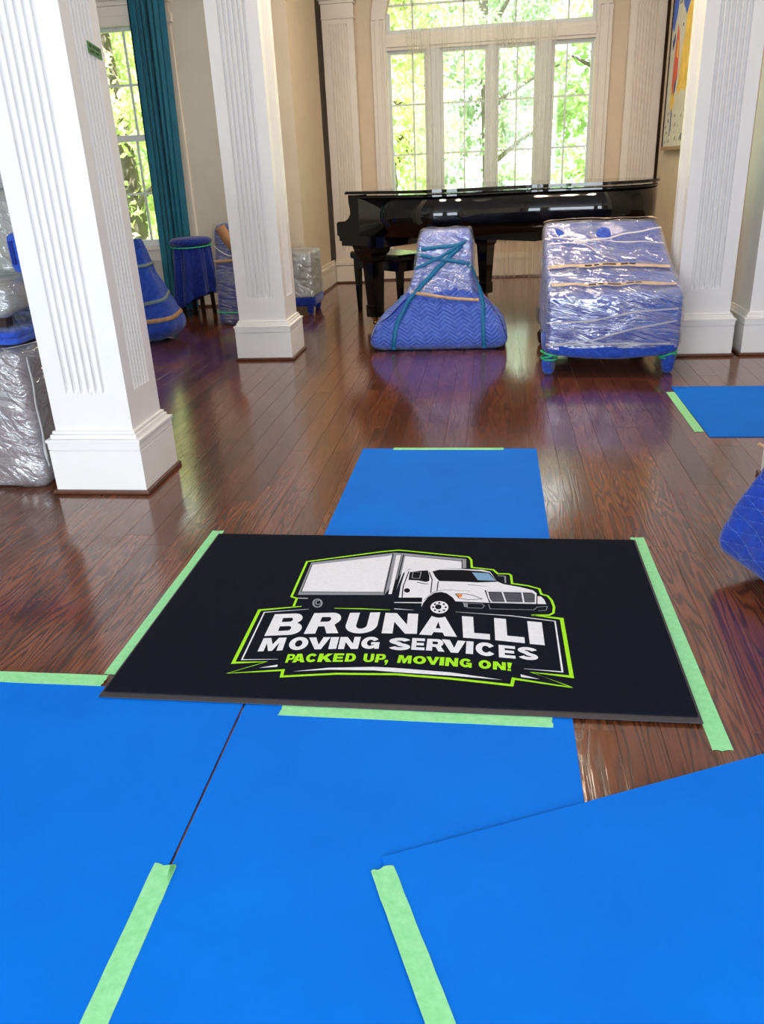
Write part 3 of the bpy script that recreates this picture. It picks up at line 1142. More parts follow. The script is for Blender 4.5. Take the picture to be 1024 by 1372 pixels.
SZ = 0.0047
strip((-1.026, 2.66), (-1.026, 1.722), 0.046, 0.0008, 'green tape strip on bare wood along the short mat edge nearer the columns', seed=1)
strip((0.517, 2.655), (0.529, 1.528), 0.047, 0.0008, 'long green tape strip along the mat edge nearer the blue quilted bundle', seed=2)
strip((-1.95, 1.683), (-1.03, 1.688), 0.048, SZ, 'green tape strip along the far edge of the left-hand sheet, meeting the mat corner', seed=3)
strip((-0.518, 1.600), (0.153, 1.600), 0.047, SZ, 'green tape strip on the blue sheet along the long mat edge', seed=4)
strip((-0.461, 3.604), (0.06, 3.604), 0.03, SZ, 'narrow green tape strip at the far end of the runner', seed=5)
strip((1.006, 4.60), (1.001, 3.867), 0.046, 0.0008, 'green tape strip on the edge of the sheet beside the armchair', seed=6)
ta = strip((-0.627, 1.10), (-0.617, 0.35), 0.047, SZ, 'green tape strip covering the seam, with crumpled folded end', seed=7, n=20)
strip((-0.199, 1.125), (0.075, 0.51), 0.046, 0.0091, 'green tape strip along the edge of the askew sheet', seed=8, n=20)
# folded-over end of the seam tape
fv = [(-0.617, 1.099, 0.0062), (-0.604, 1.100, 0.009), (-0.608, 1.075, 0.014), (-0.601, 1.052, 0.0065), (-0.612, 1.072, 0.0085)]
pyobj('folded_end', [(a + 0.622, b - 0.725, c - SZ) for a, b, c in fv], [(0, 4, 2, 1), (4, 3, 2), (0, 1, 2, 4), (4, 2, 3)], 'tape', ta)

# ------------------------------------------------------------------ the printed mat
MX0, MX1, MY0, MY1 = -1.012, 0.506, 1.613, 2.620
MC = ((MX0 + MX1) / 2, (MY0 + MY1) / 2)
MZ = 0.0060
mat_ = thing('floor_mat', (MC[0], MC[1], MZ), 'black carpet floor mat printed with a white moving truck logo and lime lettering', 'mat')
hw, hh = (MX1 - MX0) / 2, (MY1 - MY0) / 2


def grid_slab(name, w, h, z0, z1, nx, ny, mt, parent, amp=0.0):
    bm = bmesh.new()
    bbox(bm, -w, w, -h, h, z0, z1, 0.0015)
    return bmobj(name, bm, mt, parent)


grid_slab('rubber_border', hw, hh, 0.0, 0.0032, 1, 1, 'rubber', mat_)
bm = bmesh.new()
bbox(bm, -hw + 0.007, hw - 0.007, -hh + 0.022, hh - 0.007, 0.003, 0.0065, 0.0015)
bmobj('carpet', bm, 'mat', mat_)


def mp(x, y):
    """traced logo point -> position on the mat plane (perspective of the tracing undone)"""
    d = [CAMR[i][0] * (x - 512) + CAMR[i][1] * (y - 686) + CAMR[i][2] * FPX for i in range(3)]
    t = (MZ + 0.0065 - CAMZ) / d[2]
    return Vector((d[0] * t - MC[0], d[1] * t - MC[1]))


PZL = [0.0066]


def prints(name, polys, mt, lift, parent=mat_, th=0.0004):
    """polys: list of (outer, holes) in mat metres -> thin raised print"""
    verts, faces = [], []
    z = 0.0066 + lift
    for outer, holes in polys:
        loops = [outer] + list(holes)
        flat = [p for l in loops for p in l]
        tris = tessellate_polygon([[Vector((p[0], p[1], 0)) for p in l] for l in loops])
        b = len(verts)
        verts += [(p[0], p[1], z) for p in flat]
        for t in tris:
            a_, b_, c_ = (flat[i] for i in t)
            ar = (b_[0] - a_[0]) * (c_[1] - a_[1]) - (c_[0] - a_[0]) * (b_[1] - a_[1])
            faces.append(tuple(b + i for i in (t if ar > 0 else reversed(t))))
    return pyobj(name, verts, faces, mt, parent)


def stroke(pts, w, closed=False):
    """polyline in mat metres -> list of quads (with mitred corners)"""
    P = [Vector(p) for p in pts]
    n = len(P)
    ws = w if hasattr(w, '__len__') else [w] * n
    L, R_ = [], []
    for i in range(n):
        a = P[i - 1] if (i > 0 or closed) else None
        b = P[(i + 1) % n] if (i < n - 1 or closed) else None
        d1 = (P[i] - a).normalized() if a is not None else None
        d2 = (b - P[i]).normalized() if b is not None else None
        if d1 is None:
            d1 = d2
        if d2 is None:
            d2 = d1
        n1 = Vector((-d1.y, d1.x))
        n2 = Vector((-d2.y, d2.x))
        m = n1 + n2
        if m.length < 0.35:
            m = n1
        m.normalize()
        k = min(2.2, 1.0 / max(0.3, m.dot(n1)))
        L.append(P[i] + m * (ws[i] / 2 * k))
        R_.append(P[i] - m * (ws[i] / 2 * k))
    out = []
    rng = range(n if closed else n - 1)
    for i in rng:
        j = (i + 1) % n
        out.append(([L[i], R_[i], R_[j], L[j]], []))
    return out


def arc(cx, cy, rx, ry, a0, a1, n=10):
    return [(cx + rx * math.cos(math.radians(a0 + (a1 - a0) * i / n)), cy + ry * math.sin(math.radians(a0 + (a1 - a0) * i / n))) for i in range(n + 1)]


def glyph(ch):
    if ch == 'B':
        return [([(0, 0), (0, 1), (.64, 1)] + arc(.66, .755, .29, .245, 85, -55) + arc(.67, .285, .33, .285, 60, -90),
                 [[(.33, .61), (.33, .80), (.58, .80)] + arc(.58, .705, .08, .095, 80, -80, 6) + [(.58, .61)],
                  [(.33, .2), (.33, .41), (.60, .41)] + arc(.60, .305, .085, .105, 80, -80, 6) + [(.60, .2)]])]
    if ch == 'R':
        return [([(0, 0), (0, 1), (.64, 1)] + arc(.66, .70, .32, .30, 85, -50) + [(.82, .40), (1.0, 0), (.66, 0), (.52, .34), (.33, .34), (.33, 0)],
                 [[(.33, .56), (.33, .79), (.57, .79)] + arc(.57, .675, .09, .115, 80, -80, 6) + [(.57, .56)]])]
    if ch == 'P':
        return [([(0, 0), (0, 1), (.62, 1)] + arc(.64, .66, .36, .34, 85, -90) + [(.34, .32), (.34, 0)],
                 [[(.34, .53), (.34, .79), (.58, .79)] + arc(.58, .66, .1, .13, 80, -80, 6) + [(.58, .53)]])]
    if ch == 'D':
        return [([(0, 0), (0, 1), (.48, 1)] + arc(.48, .5, .52, .5, 88, -90, 14),
                 [[(.33, .23), (.33, .77), (.46, .77)] + arc(.46, .5, .2, .27, 85, -85, 10) + [(.46, .23)]])]
    if ch == 'U':
        return [([(0, 1), (0, .40)] + arc(.5, .40, .5, .40, 180, 360, 16) + [(1, 1), (.67, 1), (.67, .38)] + arc(.5, .38, .17, .16, 0, -180, 10) + [(.33, 1)], [])]
    if ch == 'N':
        return [([(0, 0), (0, 1), (.35, 1), (.69, .44), (.69, 1), (1, 1), (1, 0), (.66, 0), (.31, .57), (.31, 0)], [])]
    if ch == 'A':
        return [([(0, 0), (.33, 1), (.67, 1), (1, 0), (.67, 0), (.62, .17), (.38, .17), (.33, 0)], [[(.435, .37), (.565, .37), (.5, .72)]])]
    if ch == 'L':
        return [([(0, 0), (0, 1), (.42, 1), (.42, .25), (1, .25), (1, 0)], [])]
    if ch == 'I':
        return [([(0, 0), (0, 1), (1, 1), (1, 0)], [])]
    if ch == 'M':
        return [([(0, 0), (0, 1), (.33, 1), (.5, .50), (.67, 1), (1, 1), (1, 0), (.76, 0), (.76, .60), (.58, 0), (.42, 0), (.24, .60), (.24, 0)], [])]
    if ch == 'O':
        return [(arc(.5, .5, .5, .5, 0, 350, 28), [arc(.5, .5, .19, .25, 0, 345, 20)])]
    if ch == 'V':
        return [([(0, 1), (.34, 0), (.66, 0), (1, 1), (.67, 1), (.5, .38), (.33, 1)], [])]
    if ch == 'E':
        return [([(0, 0), (0, 1), (1, 1), (1, .77), (.36, .77), (.36, .61), (.93, .61), (.93, .39), (.36, .39), (.36, .23), (1, .23), (1, 0)], [])]
    if ch == 'K':
        return [([(0, 0), (0, 1), (.32, 1), (.32, .64), (.62, 1), (1, 1), (.62, .57), (1, 0), (.62, 0), (.40, .36), (.32, .27), (.32, 0)], [])]
    if ch == 'C':
        return [(arc(.5, .5, .5, .5, 35, 325, 24) + [(.70, .36)] + arc(.5, .5, .19, .25, 320, 40, 16) + [(.70, .64)], [])]
    if ch == 'G':
        return [(arc(.5, .5, .5, .5, 35, 290, 22) + [(.74, .10), (.78, 0), (1, 0), (1, .55), (.54, .55), (.54, .36), (.70, .36), (.70, .30)] +
                 arc(.5, .5, .19, .25, 310, 40, 16) + [(.70, .64)], [])]
    if ch == 'S':
        cl = arc(.5, .72, .32, .16, 10, 250, 14) + arc(.5, .27, .32, .16, 80, -170, 14)
        L, R_ = [], []
        for i, p in enumerate(cl):
            a, b = cl[max(0, i - 1)], cl[min(len(cl) - 1, i + 1)]
            d = Vector((b[0] - a[0], b[1] - a[1])).normalized()
            nx_, ny_ = -d.y * 0.165, d.x * 0.118
            L.append((p[0] + nx_, p[1] + ny_))
            R_.append((p[0] - nx_, p[1] - ny_))
        return [([L[i], R_[i], R_[i + 1], L[i + 1]], []) for i in range(len(cl) - 1)]
    if ch == ',':
        return [([(.1, .3), (.9, .3), (.9, .05), (.55, -.25), (.2, -.25), (.45, 0), (.1, 0)], [])]
    if ch == '!':
        return [([(.1, 0), (.1, .2), (.9, .2), (.9, 0)], []), ([(.25, .28), (0, 1), (1, 1), (.75, .28)], [])]
    return []


def cA(x, y):
    return 300 + x / 4.267, 810 + y / 4.267


def cB(x, y):
    return 530 + x / 4.096, 810 + y / 4.1


def c5(x, y):
    return 390 + x / 7.877, 730 + y / 7.877


def c6(x, y):
    return 510 + x / 7.877, 730 + y / 7.877


def c7(x, y):
    return 620 + x / 7.314, 730 + y / 7.314


def letter(ch, conv, tl, tr, bl, br):
    q = [mp(*conv(*p)) for p in (tl, tr, bl, br)]
    out = []

    def f(p):
        s, t = p
        lo = q[2].lerp(q[3], s)
        hi = q[0].lerp(q[1], s)
        return lo.lerp(hi, t)
    for outer, holes in glyph(ch):
        out.append(([f(p) for p in outer], [[f(p) for p in h] for h in holes]))
    return out


def idt(x, y):
    return x, y


def text(name, items, mt):
    for it in items:
        prints(name, letter(*it), mt, 0.0008)


text('white_letter', [
    ('B', cA, (292, 57), (466, 50), (232, 181), (438, 172)),
    ('R', cA, (518, 50), (682, 47), (457, 169), (655, 165)),
    ('U', cA, (722, 49), (895, 46), (681, 167), (868, 166)),
    ('N', idt, (516.8, 821.4), (560.6, 822.8), (511.4, 848.8), (558.8, 849.6)),
    ('A', cB, (127, 62), (345, 71), (130, 166), (338, 179)),
    ('L', cB, (365, 65), (512, 74), (372, 183), (520, 195)),
    ('L', cB, (541, 75), (698, 88), (548, 197), (711, 214)),
    ('I', cB, (723, 92), (803, 99), (738, 218), (820, 225)),
    ('M', cA, (228, 194), (360, 190), (193, 270), (335, 263)),
    ('O', cA, (386, 188), (492, 186), (362, 263), (473, 260)),
    ('V', cA, (488, 190), (612, 187), (482, 259), (592, 256)),
    ('I', cA, (614, 188), (660, 187), (597, 256), (642, 255)),
    ('N', cA, (668, 187), (784, 186), (652, 256), (766, 255)),
    ('G', cA, (797, 184), (897, 187), (777, 256), (885, 254)),
    ('S', idt, (522, 854.6), (551.5, 855.2), (519.5, 870.8), (550, 872)),
    ('E', cB, (93, 185), (163, 188), (86, 249), (159, 253)),
    ('R', cB, (176, 189), (264, 193), (167, 253), (270, 261)),
    ('V', cB, (255, 192), (386, 202), (262, 262), (386, 270)),
    ('I', cB, (390, 202), (429, 205), (386, 271), (426, 274)),
    ('C', cB, (440, 204), (550, 216), (441, 278), (553, 290)),
    ('E', cB, (566, 222), (656, 231), (568, 291), (660, 299)),
    ('S', cB, (668, 230), (780, 241), (672, 299), (788, 311)),
], 'print_white')
text('lime_letter', [
    ('P', cA, (367, 285), (413, 285), (350, 334), (396, 332)),
    ('A', cA, (399, 283), (473, 283), (389, 333), (460, 331)),
    ('C', cA, (478, 282), (540, 281), (464, 331), (528, 331)),
    ('K', cA, (548, 282), (626, 282), (533, 330), (616, 329)),
    ('E', cA, (632, 281), (690, 281), (621, 329), (680, 329)),
    ('D', cA, (702, 281), (759, 281), (690, 328), (752, 328)),
    ('U', cA, (804, 282), (862, 283), (794, 330), (856, 331)),
    ('P', cA, (874, 284), (930, 285), (862, 332), (920, 334)),
    (',', cA, (922, 284), (946, 284), (916, 333), (940, 333)),
    ('M', cB, (20, 279), (91, 283), (8, 321), (85, 326)),
    ('O', cB, (100, 283), (170, 286), (94, 326), (166, 330)),
    ('V', cB, (170, 287), (243, 290), (176, 331), (236, 333)),
    ('I', cB, (246, 290), (270, 291), (240, 335), (265, 337)),
    ('N', cB, (277, 292), (346, 296), (271, 338), (342, 343)),
    ('G', cB, (354, 296), (420, 301), (351, 343), (418, 349)),
    ('O', cB, (458, 304), (526, 311), (455, 351), (524, 357)),
    ('N', cB, (536, 313), (606, 320), (535, 357), (606, 363)),
    ('!', cB, (613, 319), (640, 322), (612, 364), (637, 367)),
], 'print_lime')


def path(conv, *pts):
    return [mp(*conv(*p)) for p in pts]


# banner outline
ban = [(404, 812.6), (347.8, 817.6), (312.6, 888.2), (357, 886.8), (305, 902.2), (379.5, 898), (377.2, 906.6), (450, 902.9), (530, 903.6), (600, 909), (686, 918.4),
       (688, 909.4), (768, 921.6), (712, 901.0), (766.2, 907.0), (752.8, 829.2), (713, 824.2)]
wd = [0.004, 0.010, 0.010, 0.004, 0.004, 0.0085, 0.0085, 0.0085, 0.009, 0.009, 0.009, 0.009, 0.004, 0.004, 0.011, 0.011, 0.004]
prints('lime_banner_outline', stroke([mp(*p) for p in ban], wd), 'print_lime', 0.0004)
trk = [c7(*p) for p in ((675, 690), (850, 690), (890, 668), (897, 610), (872, 545), (835, 502), (772, 484), (752, 432), (640, 402), (485, 380), (475, 300), (452, 286),
                        (345, 284), (300, 245), (90, 222), (86, 150), (60, 121))] + \
      [c6(*p) for p in ((920, 128), (270, 64), (190, 57), (0, 75))] + [c5(*p) for p in ((170, 178), (5, 548), (62, 566), (28, 650))]
prints('lime_truck_outline', stroke([mp(*p) for p in trk], 0.0075), 'print_lime', 0.0004)
prints('lime_accent_line', stroke(path(cA, (632, 22), (790, 25), (950, 31)), [0.003, 0.005, 0.002]), 'print_lime', 0.0004)
prints('white_line', stroke(path(cA, (486, 27), (232, 45), (103, 316), (310, 313)), [0.001, 0.0042, 0.0045, 0.001]), 'print_white', 0.0004)
prints('white_line', stroke(path(cB, (330, 41), (640, 63), (876, 92), (917, 371), (705, 353)), [0.001, 0.004, 0.0045, 0.005, 0.001]), 'print_white', 0.0004)
prints('white_line', stroke(path(c6, (145, 676), (350, 690)), [0.0045, 0.001]), 'print_white', 0.0004)
prints('white_line', stroke(path(c6, (145, 610), (440, 612)), [0.004, 0.006]), 'print_white', 0.0004)
prints('white_line', stroke(path(c5, (60, 563), (178, 566)), 0.004), 'print_white', 0.0004)
sw = path(cA, (395, 383), (600, 362), (860, 357)) + path(cB, (0, 349), (300, 373), (590, 415), (300, 391), (0, 372)) + path(cA, (860, 377), (600, 373))
prints('white_swoosh', [(sw, []), (path(cA, (200, 363), (308, 344), (305, 357)), []), (path(cB, (686, 384), (792, 411), (690, 399)), [])], 'print_white', 0.0004)

# the truck
prints('truck_box_edge', [(path(c5, (215, 188), (1080, 86)) + path(c6, (140, 84), (272, 92), (905, 150), (905, 245), (220, 300), (40, 530)) + path(c5, (72, 528)), [])], 'print_grey', 0.0003)
prints('truck_box_side', [(path(c5, (225, 212), (1024, 120)) + path(c6, (122, 108), (28, 500)) + path(c5, (108, 492)), [])], 'print_white', 0.0006)
prints('truck_box_corner', [(path(c6, (168, 110), (222, 112), (118, 522), (84, 522)), [])], 'print_white', 0.0006)
prints('truck_box_front', [(path(c6, (262, 118), (862, 178), (862, 250), (540, 245), (300, 258), (240, 300), (190, 420), (168, 480), (215, 330)), [])], 'print_white', 0.0006)
prints('truck_line', stroke(path(c6, (135, 95), (38, 525)), 0.0035) + stroke(path(c6, (245, 105), (150, 500)), 0.004) + stroke(path(c6, (222, 110), (122, 522)), 0.0025) +
       stroke(path(c6, (860, 160), (862, 250)), 0.003) + stroke(path(c6, (255, 118), (860, 172)), 0.0025) +
       stroke(path(c5, (225, 208), (108, 500), (965, 500)), 0.0025), 'print_black', 0.0008)
cab = path(c6, (262, 282), (330, 258), (540, 246), (860, 256)) + path(c7, (60, 242), (200, 248), (270, 266), (335, 360), (400, 388), (560, 416), (690, 448), (726, 478), (722, 582), (250, 570),
                                                                 (0, 560)) + \
    path(c6, (790, 598), (765, 560), (700, 515), (640, 500), (570, 508), (500, 556), (452, 615), (432, 660), (440, 580), (190, 575), (215, 430))
prints('truck_cab', [(cab, [])], 'print_white', 0.0009)
blk = [(path(c6, (548, 284), (620, 266), (860, 268)) + path(c7, (180, 262), (268, 276), (338, 366), (150, 372)) + path(c6, (860, 392), (620, 386), (578, 340)), []),
       (path(c6, (310, 292), (420, 276), (500, 274), (516, 330), (516, 384), (480, 396), (400, 380), (295, 374)), []),
       (path(c6, *arc(280, 485, 32, 24, 0, 340, 14)), []),
       (path(c6, *arc(620, 645, 150, 128, 0, 352, 30)), []),
       (path(c6, (190, 560), (440, 560), (440, 582), (190, 582)), [])]
blk += stroke(path(c6, (300, 284), (240, 440), (226, 578)), 0.0035) + stroke(path(c6, (515, 290), (545, 370), (530, 512)), 0.0035) + stroke(path(c6, (610, 388), (596, 490)), 0.0035)
blk += stroke(path(c6, (385, 398), (470, 415), (505, 415)), 0.004) + stroke(path(c7, (50, 392), (260, 414)), [0.003, 0.001])
blk += stroke(path(c6, (460, 585), (560, 500), (680, 478), (950, 492)), [0.002, 0.002, 0.002, 0.001])
blk += stroke(path(c6, (790, 520), (900, 522)) + path(c7, (110, 500), (190, 534), (60, 542)) + path(c6, (830, 566), (790, 520)), 0.003)
blk += stroke(path(c7, (222, 448), (268, 568)), 0.005)
prints('truck_black', blk, 'print_black', 0.0012)
prints('truck_window_pane', [(path(c7, (92, 274), (255, 282), (325, 356), (150, 350)), [])], 'print_blue', 0.0015)
prints('truck_window_line', stroke(path(c6, (345, 290), (430, 290), (412, 360), (332, 355), (345, 290)), 0.0028), 'print_grey', 0.0015)
prints('truck_wheel_hub', [(path(c6, *arc(622, 664, 95, 66, 0, 350, 24)), [])], 'print_white', 0.0015)
hub = [(path(c6, *arc(610, 660, 34, 26, 0, 340, 16)), [])] + [(path(c6, *arc(622 + 66 * math.cos(a), 664 + 45 * math.sin(a), 13, 9, 0, 320, 8)), []) for a in
                                                            [math.radians(k * 45) for k in range(8)]]
prints('truck_wheel_holes', hub, 'print_black', 0.0018)
prints('truck_headlight', [(path(c6, (805, 526), (868, 530), (850, 560), (822, 552)), [])], 'print_orange', 0.0015)
prints('truck_grille', [(path(c7, (250, 462), (680, 472), (712, 492), (712, 568), (292, 563), (268, 530)), [])], 'print_dark', 0.0012)
gl = stroke(path(c7, (238, 455), (690, 466), (716, 490), (714, 574), (286, 568), (262, 535), (238, 455)), 0.0045)
gl += stroke(path(c7, (385, 455), (425, 568)), 0.005) + stroke(path(c7, (580, 462), (600, 570)), 0.005)
prints('truck_grille_bar', gl, 'print_white', 0.0015)
gl = []
for k in range(1, 7):
    y = 470 + k * 14
    gl += stroke(path(c7, (262 + k * 3, y), (700, y + 8)), 0.0012)
prints('truck_grille_slat', gl, 'print_grey', 0.0014)
prints('truck_side_lamp', [(path(c7, (735, 506), (768, 508), (800, 540), (820, 584), (732, 582)), [])], 'print_white', 0.0009)
for nm, pl in (('truck_mirror', stroke(path(c7, (345, 305), (416, 310), (420, 375)), 0.005)),
               ('truck_bumper_line', stroke(path(c7, (255, 585), (270, 630), (700, 640), (730, 612), (830, 605), (820, 645), (740, 650)), 0.0022)),
               ('truck_bumper_line', stroke(path(c7, (0, 572), (50, 575), (190, 580), (215, 600), (190, 625), (40, 618)), 0.0022)),
               ('truck_step', [(path(c7, (5, 570), (50, 572), (50, 615), (15, 610)), [])]),
               ('truck_rear_wheel', stroke([mp(*c5(*p)) for p in arc(280, 618, 44, 42, 0, 360, 20)], 0.006)),
               ('truck_rear_hub', stroke([mp(*c5(*p)) for p in arc(285, 612, 22, 22, 30, 300, 10)], 0.004))):
    prints(nm, pl, 'print_grey', 0.0009)

# ------------------------------------------------------------------ grand piano
PT = math.radians(-38)
piano = thing('grand_piano', (-1.2, 6.87, 0), 'black lacquered grand piano with closed lid and brass casters', 'piano')
piano.rotation_euler.z = PT
W = 1.74


def catmull(pts, n=6):
    out = []
    P = [Vector(pts[0])] + [Vector(p) for p in pts] + [Vector(pts[-1])]
    for i in range(1, len(P) - 2):
        for k in range(n):
            t = k / n
            out.append(0.5 * ((2 * P[i]) + (-P[i - 1] + P[i + 1]) * t + (2 * P[i - 1] - 5 * P[i] + 4 * P[i + 1] - P[i + 2]) * t * t +
                              (-P[i - 1] + 3 * P[i] - 3 * P[i + 1] + P[i + 2]) * t ** 3))
    out.append(P[-2])
    return out


curve = catmull([(0.60, 0.0), (0.84, 0.035), (1.04, 0.18), (1.20, 0.42), (1.38, 0.64), (1.62, 0.80), (1.84, 0.93), (1.97, 1.13), (1.975, 1.38), (1.88, 1.60), (1.68, W)], 7)
outline = [Vector((0.0, 0.0))] + curve + [Vector((0.0, W))]


def offset_loop(loop, d):
    n = len(loop)
    out = []
    for i in range(n):
        a, b, c = loop[i - 1], loop[i], loop[(i + 1) % n]
        t1, t2 = (b - a).normalized(), (c - b).normalized()
        m = (Vector((t1.y, -t1.x)) + Vector((t2.y, -t2.x)))
        m.normalize()
        k = 1.0 / max(0.5, m.dot(Vector((t1.y, -t1.x))))
        out.append(b + m * d * k)
    return out


def slab_loop(name, loop, z0, z1, mt, parent, bev=0.0, smooth=False):
    bm = bmesh.new()
    lo = [bm.verts.new((p.x, p.y, z0)) for p in loop]
    hi = [bm.verts.new((p.x, p.y, z1)) for p in loop]
    n = len(loop)
    sides = [bm.faces.new((lo[i], lo[(i + 1) % n], hi[(i + 1) % n], hi[i])) for i in range(n)]
    bm.faces.new(list(reversed(lo)))
    top = bm.faces.new(hi)
    if bev:
        es = [e for e in top.edges]
        bmesh.ops.bevel(bm, geom=es, offset=bev, segments=2, affect='EDGES')
    if smooth:
        for f in sides:
            if f.is_valid:
                f.smooth = True
    return bmobj(name, bm, mt, parent)


rim = [Vector((0.16, 0.0))] + curve + [Vector((0.16, W))]
slab_loop('rim', rim, 0.735, 1.04, 'black_lacquer', piano, 0, True)
slab_loop('rim_molding', offset_loop(rim, 0.006), 1.022, 1.034, 'black_lacquer', piano)
lid = [Vector((0.42, 0.0))] + curve + [Vector((0.42, W))]
slab_loop('lid', offset_loop(lid, 0.014), 1.050, 1.072, 'black_lacquer', piano, 0.006)
flap = [Vector((0.02, -0.014)), Vector((0.402, -0.014)), Vector((0.402, W + 0.014)), Vector((0.02, W + 0.014))]
slab_loop('lid_flap', flap, 1.050, 1.072, 'black_lacquer', piano, 0.006)
# cheeks with the stepped key-block curve
ck = [(0.16, 0.735), (0.16, 1.045), (0.045, 1.045), (0.045, 0.985), (0.058, 0.94), (0.058, 0.90), (0.03, 0.865), (-0.01, 0.845), (-0.095, 0.84), (-0.115, 0.825), (-0.115, 0.735),
      (-0.09, 0.725), (-0.09, 0.69), (0.03, 0.69), (0.05, 0.66), (0.10, 0.62), (0.16, 0.62)]
for y0 in (0.0, W - 0.10):
    n = len(ck)
    v = [(a, y0, b) for a, b in ck] + [(a, y0 + 0.10, b) for a, b in ck]
    f = [tuple(range(n)), tuple(range(2 * n - 1, n - 1, -1))] + [(i, i + n, (i + 1) % n + n, (i + 1) % n) for i in range(n)]
    bm = bmesh.new()
    vs = [bm.verts.new(p) for p in v]
    for q in f:
        bm.faces.new([vs[i] for i in q])
    bmobj('cheek', bm, 'black_lacquer', piano)
bm = bmesh.new()
bbox(bm, -0.09, 0.42, 0.02, W - 0.02, 0.65, 0.735, 0.004)
bmobj('keybed', bm, 'black_lacquer', piano)
bm = bmesh.new()
bbox(bm, -0.10, -0.07, 0.10, W - 0.10, 0.735, 0.79, 0.003)
bmobj('keyslip', bm, 'black_lacquer', piano)
fb = [(-0.06, 0.80), (0.05, 0.83), (0.13, 0.94), (0.15, 1.04), (0.16, 1.04), (0.16, 0.735), (-0.06, 0.735)]
n = len(fb)
bm = bmesh.new()
vs = [bm.verts.new((a, y, b)) for y in (0.10, W - 0.10) for a, b in fb]
bm.faces.new([vs[i] for i in range(n)])
bm.faces.new([vs[i] for i in range(2 * n - 1, n - 1, -1)])
for i in range(n):
    bm.faces.new([vs[i], vs[i + n], vs[(i + 1) % n + n], vs[(i + 1) % n]])
bmobj('fallboard', bm, 'black_lacquer', piano)
# braces under the case
bm = bmesh.new()
bbox(bm, 0.42, 1.75, W - 0.30, W - 0.20, 0.66, 0.735)
bbox(bm, 0.42, 1.35, 0.75, 0.85, 0.66, 0.735)
bmobj('brace', bm, 'black_satin', piano)


def piano_leg(x, y):
    lg = bpy.data.objects.new('leg', None)
    COL.objects.link(lg)
    lg.parent = piano
    lg.location = (x, y, 0)
    bm = bmesh.new()
    zs = [(0.175, 0.043), (0.19, 0.043), (0.52, 0.060), (0.54, 0.072), (0.57, 0.076), (0.60, 0.10), (0.66, 0.115), (0.735, 0.115)]
    rings = [[bm.verts.new((sx * w, sy * w, z)) for sx, sy in ((-1, -1), (1, -1), (1, 1), (-1, 1))] for z, w in zs]
    for a, b in zip(rings, rings[1:]):
        for k in range(4):
            bm.faces.new((a[k], a[(k + 1) % 4], b[(k + 1) % 4], b[k]))
    bm.faces.new(list(reversed(rings[0])))
    bm.faces.new(rings[-1])
    bmobj('post', bm, 'black_lacquer', lg)
    bm = bmesh.new()
    bbox(bm, -0.052, 0.052, -0.052, 0.052, 0.075, 0.178, 0.006)
    bmobj('foot_block', bm, 'black_lacquer', lg)
    v, f = tube_data([(0, 0, 0.08), (0, 0, 0.065), (0, 0, 0.05), (0, 0, 0.04)], [0.026, 0.03, 0.016, 0.02], 12)
    pyobj('caster_stem', v, f, 'brass', lg, True)
    v, f = tube_data([(-0.016, 0.012, 0.027), (-0.012, 0.012, 0.027), (0.012, 0.012, 0.027), (0.016, 0.012, 0.027)], [0.02, 0.027, 0.027, 0.02], 16)
    pyobj('caster_wheel', v, f, 'brass', lg, True)


piano_leg(0.184, 0.108)
piano_leg(0.17, 1.62)
piano_leg(1.45, 1.22)
ly = bpy.data.objects.new('pedal_lyre', None)
COL.objects.link(ly)
ly.parent = piano
ly.location = (0.38, W / 2, 0)
for sy in (-0.07, 0.07):
    v, f = tube_data([(0, sy, 0.18), (0, sy * 1.4, 0.40), (0, sy, 0.66)], [0.02, 0.024, 0.02], 8)
    pyobj('lyre_post', v, f, 'black_lacquer', ly, True)
bm = bmesh.new()
bbox(bm, -0.07, 0.07, -0.16, 0.16, 0.10, 0.19, 0.008)
bmobj('lyre_box', bm, 'black_lacquer', ly)
for sy in (-0.09, 0, 0.09):
    bm = bmesh.new()
    bbox(bm, -0.19, -0.06, sy - 0.016, sy + 0.016, 0.05, 0.062, 0.004)
    bbox(bm, -0.08, -0.06, sy - 0.01, sy + 0.01, 0.055, 0.11)
    bmobj('pedal', bm, 'brass', ly)

bench = thing('piano_bench', (-0.90, 7.50, 0), 'black lacquered piano bench pushed under the keyboard', 'bench')
bench.rotation_euler.z = math.radians(-45)
bm = bmesh.new()
bbox(bm, -0.42, 0.32, -0.18, 0.18, 0.47, 0.535, 0.018)
bmobj('seat', bm, 'black_satin', bench)
bm = bmesh.new()
bbox(bm, -0.38, 0.28, -0.15, 0.15, 0.39, 0.47, 0.003)
bmobj('apron', bm, 'black_lacquer', bench)
for sx in (-1, 1):
    for sy in (-1, 1):
        bm = bmesh.new()
        zs = [(0.0, 0.014), (0.015, 0.018), (0.02, 0.016), (0.40, 0.028), (0.47, 0.028)]
        rings = [[bm.verts.new((-0.05 + sx * 0.31 + ax * w, sy * 0.13 + ay * w, z)) for ax, ay in ((-1, -1), (1, -1), (1, 1), (-1, 1))] for z, w in zs]
        for a, b in zip(rings, rings[1:]):
            for k in range(4):
                bm.faces.new((a[k], a[(k + 1) % 4], b[(k + 1) % 4], b[k]))
        bm.faces.new(list(reversed(rings[0])))
        bm.faces.new(rings[-1])
        bmobj('leg', bm, 'black_lacquer', bench)


# ------------------------------------------------------------------ blanket-skirted chair in front of the piano
def soft(name, verts, faces, mt, parent):
    return pyobj(name, verts, faces, mt, parent, True)


def shifted(verts, org):
    return [Vector(v) + Vector(org) for v in verts]


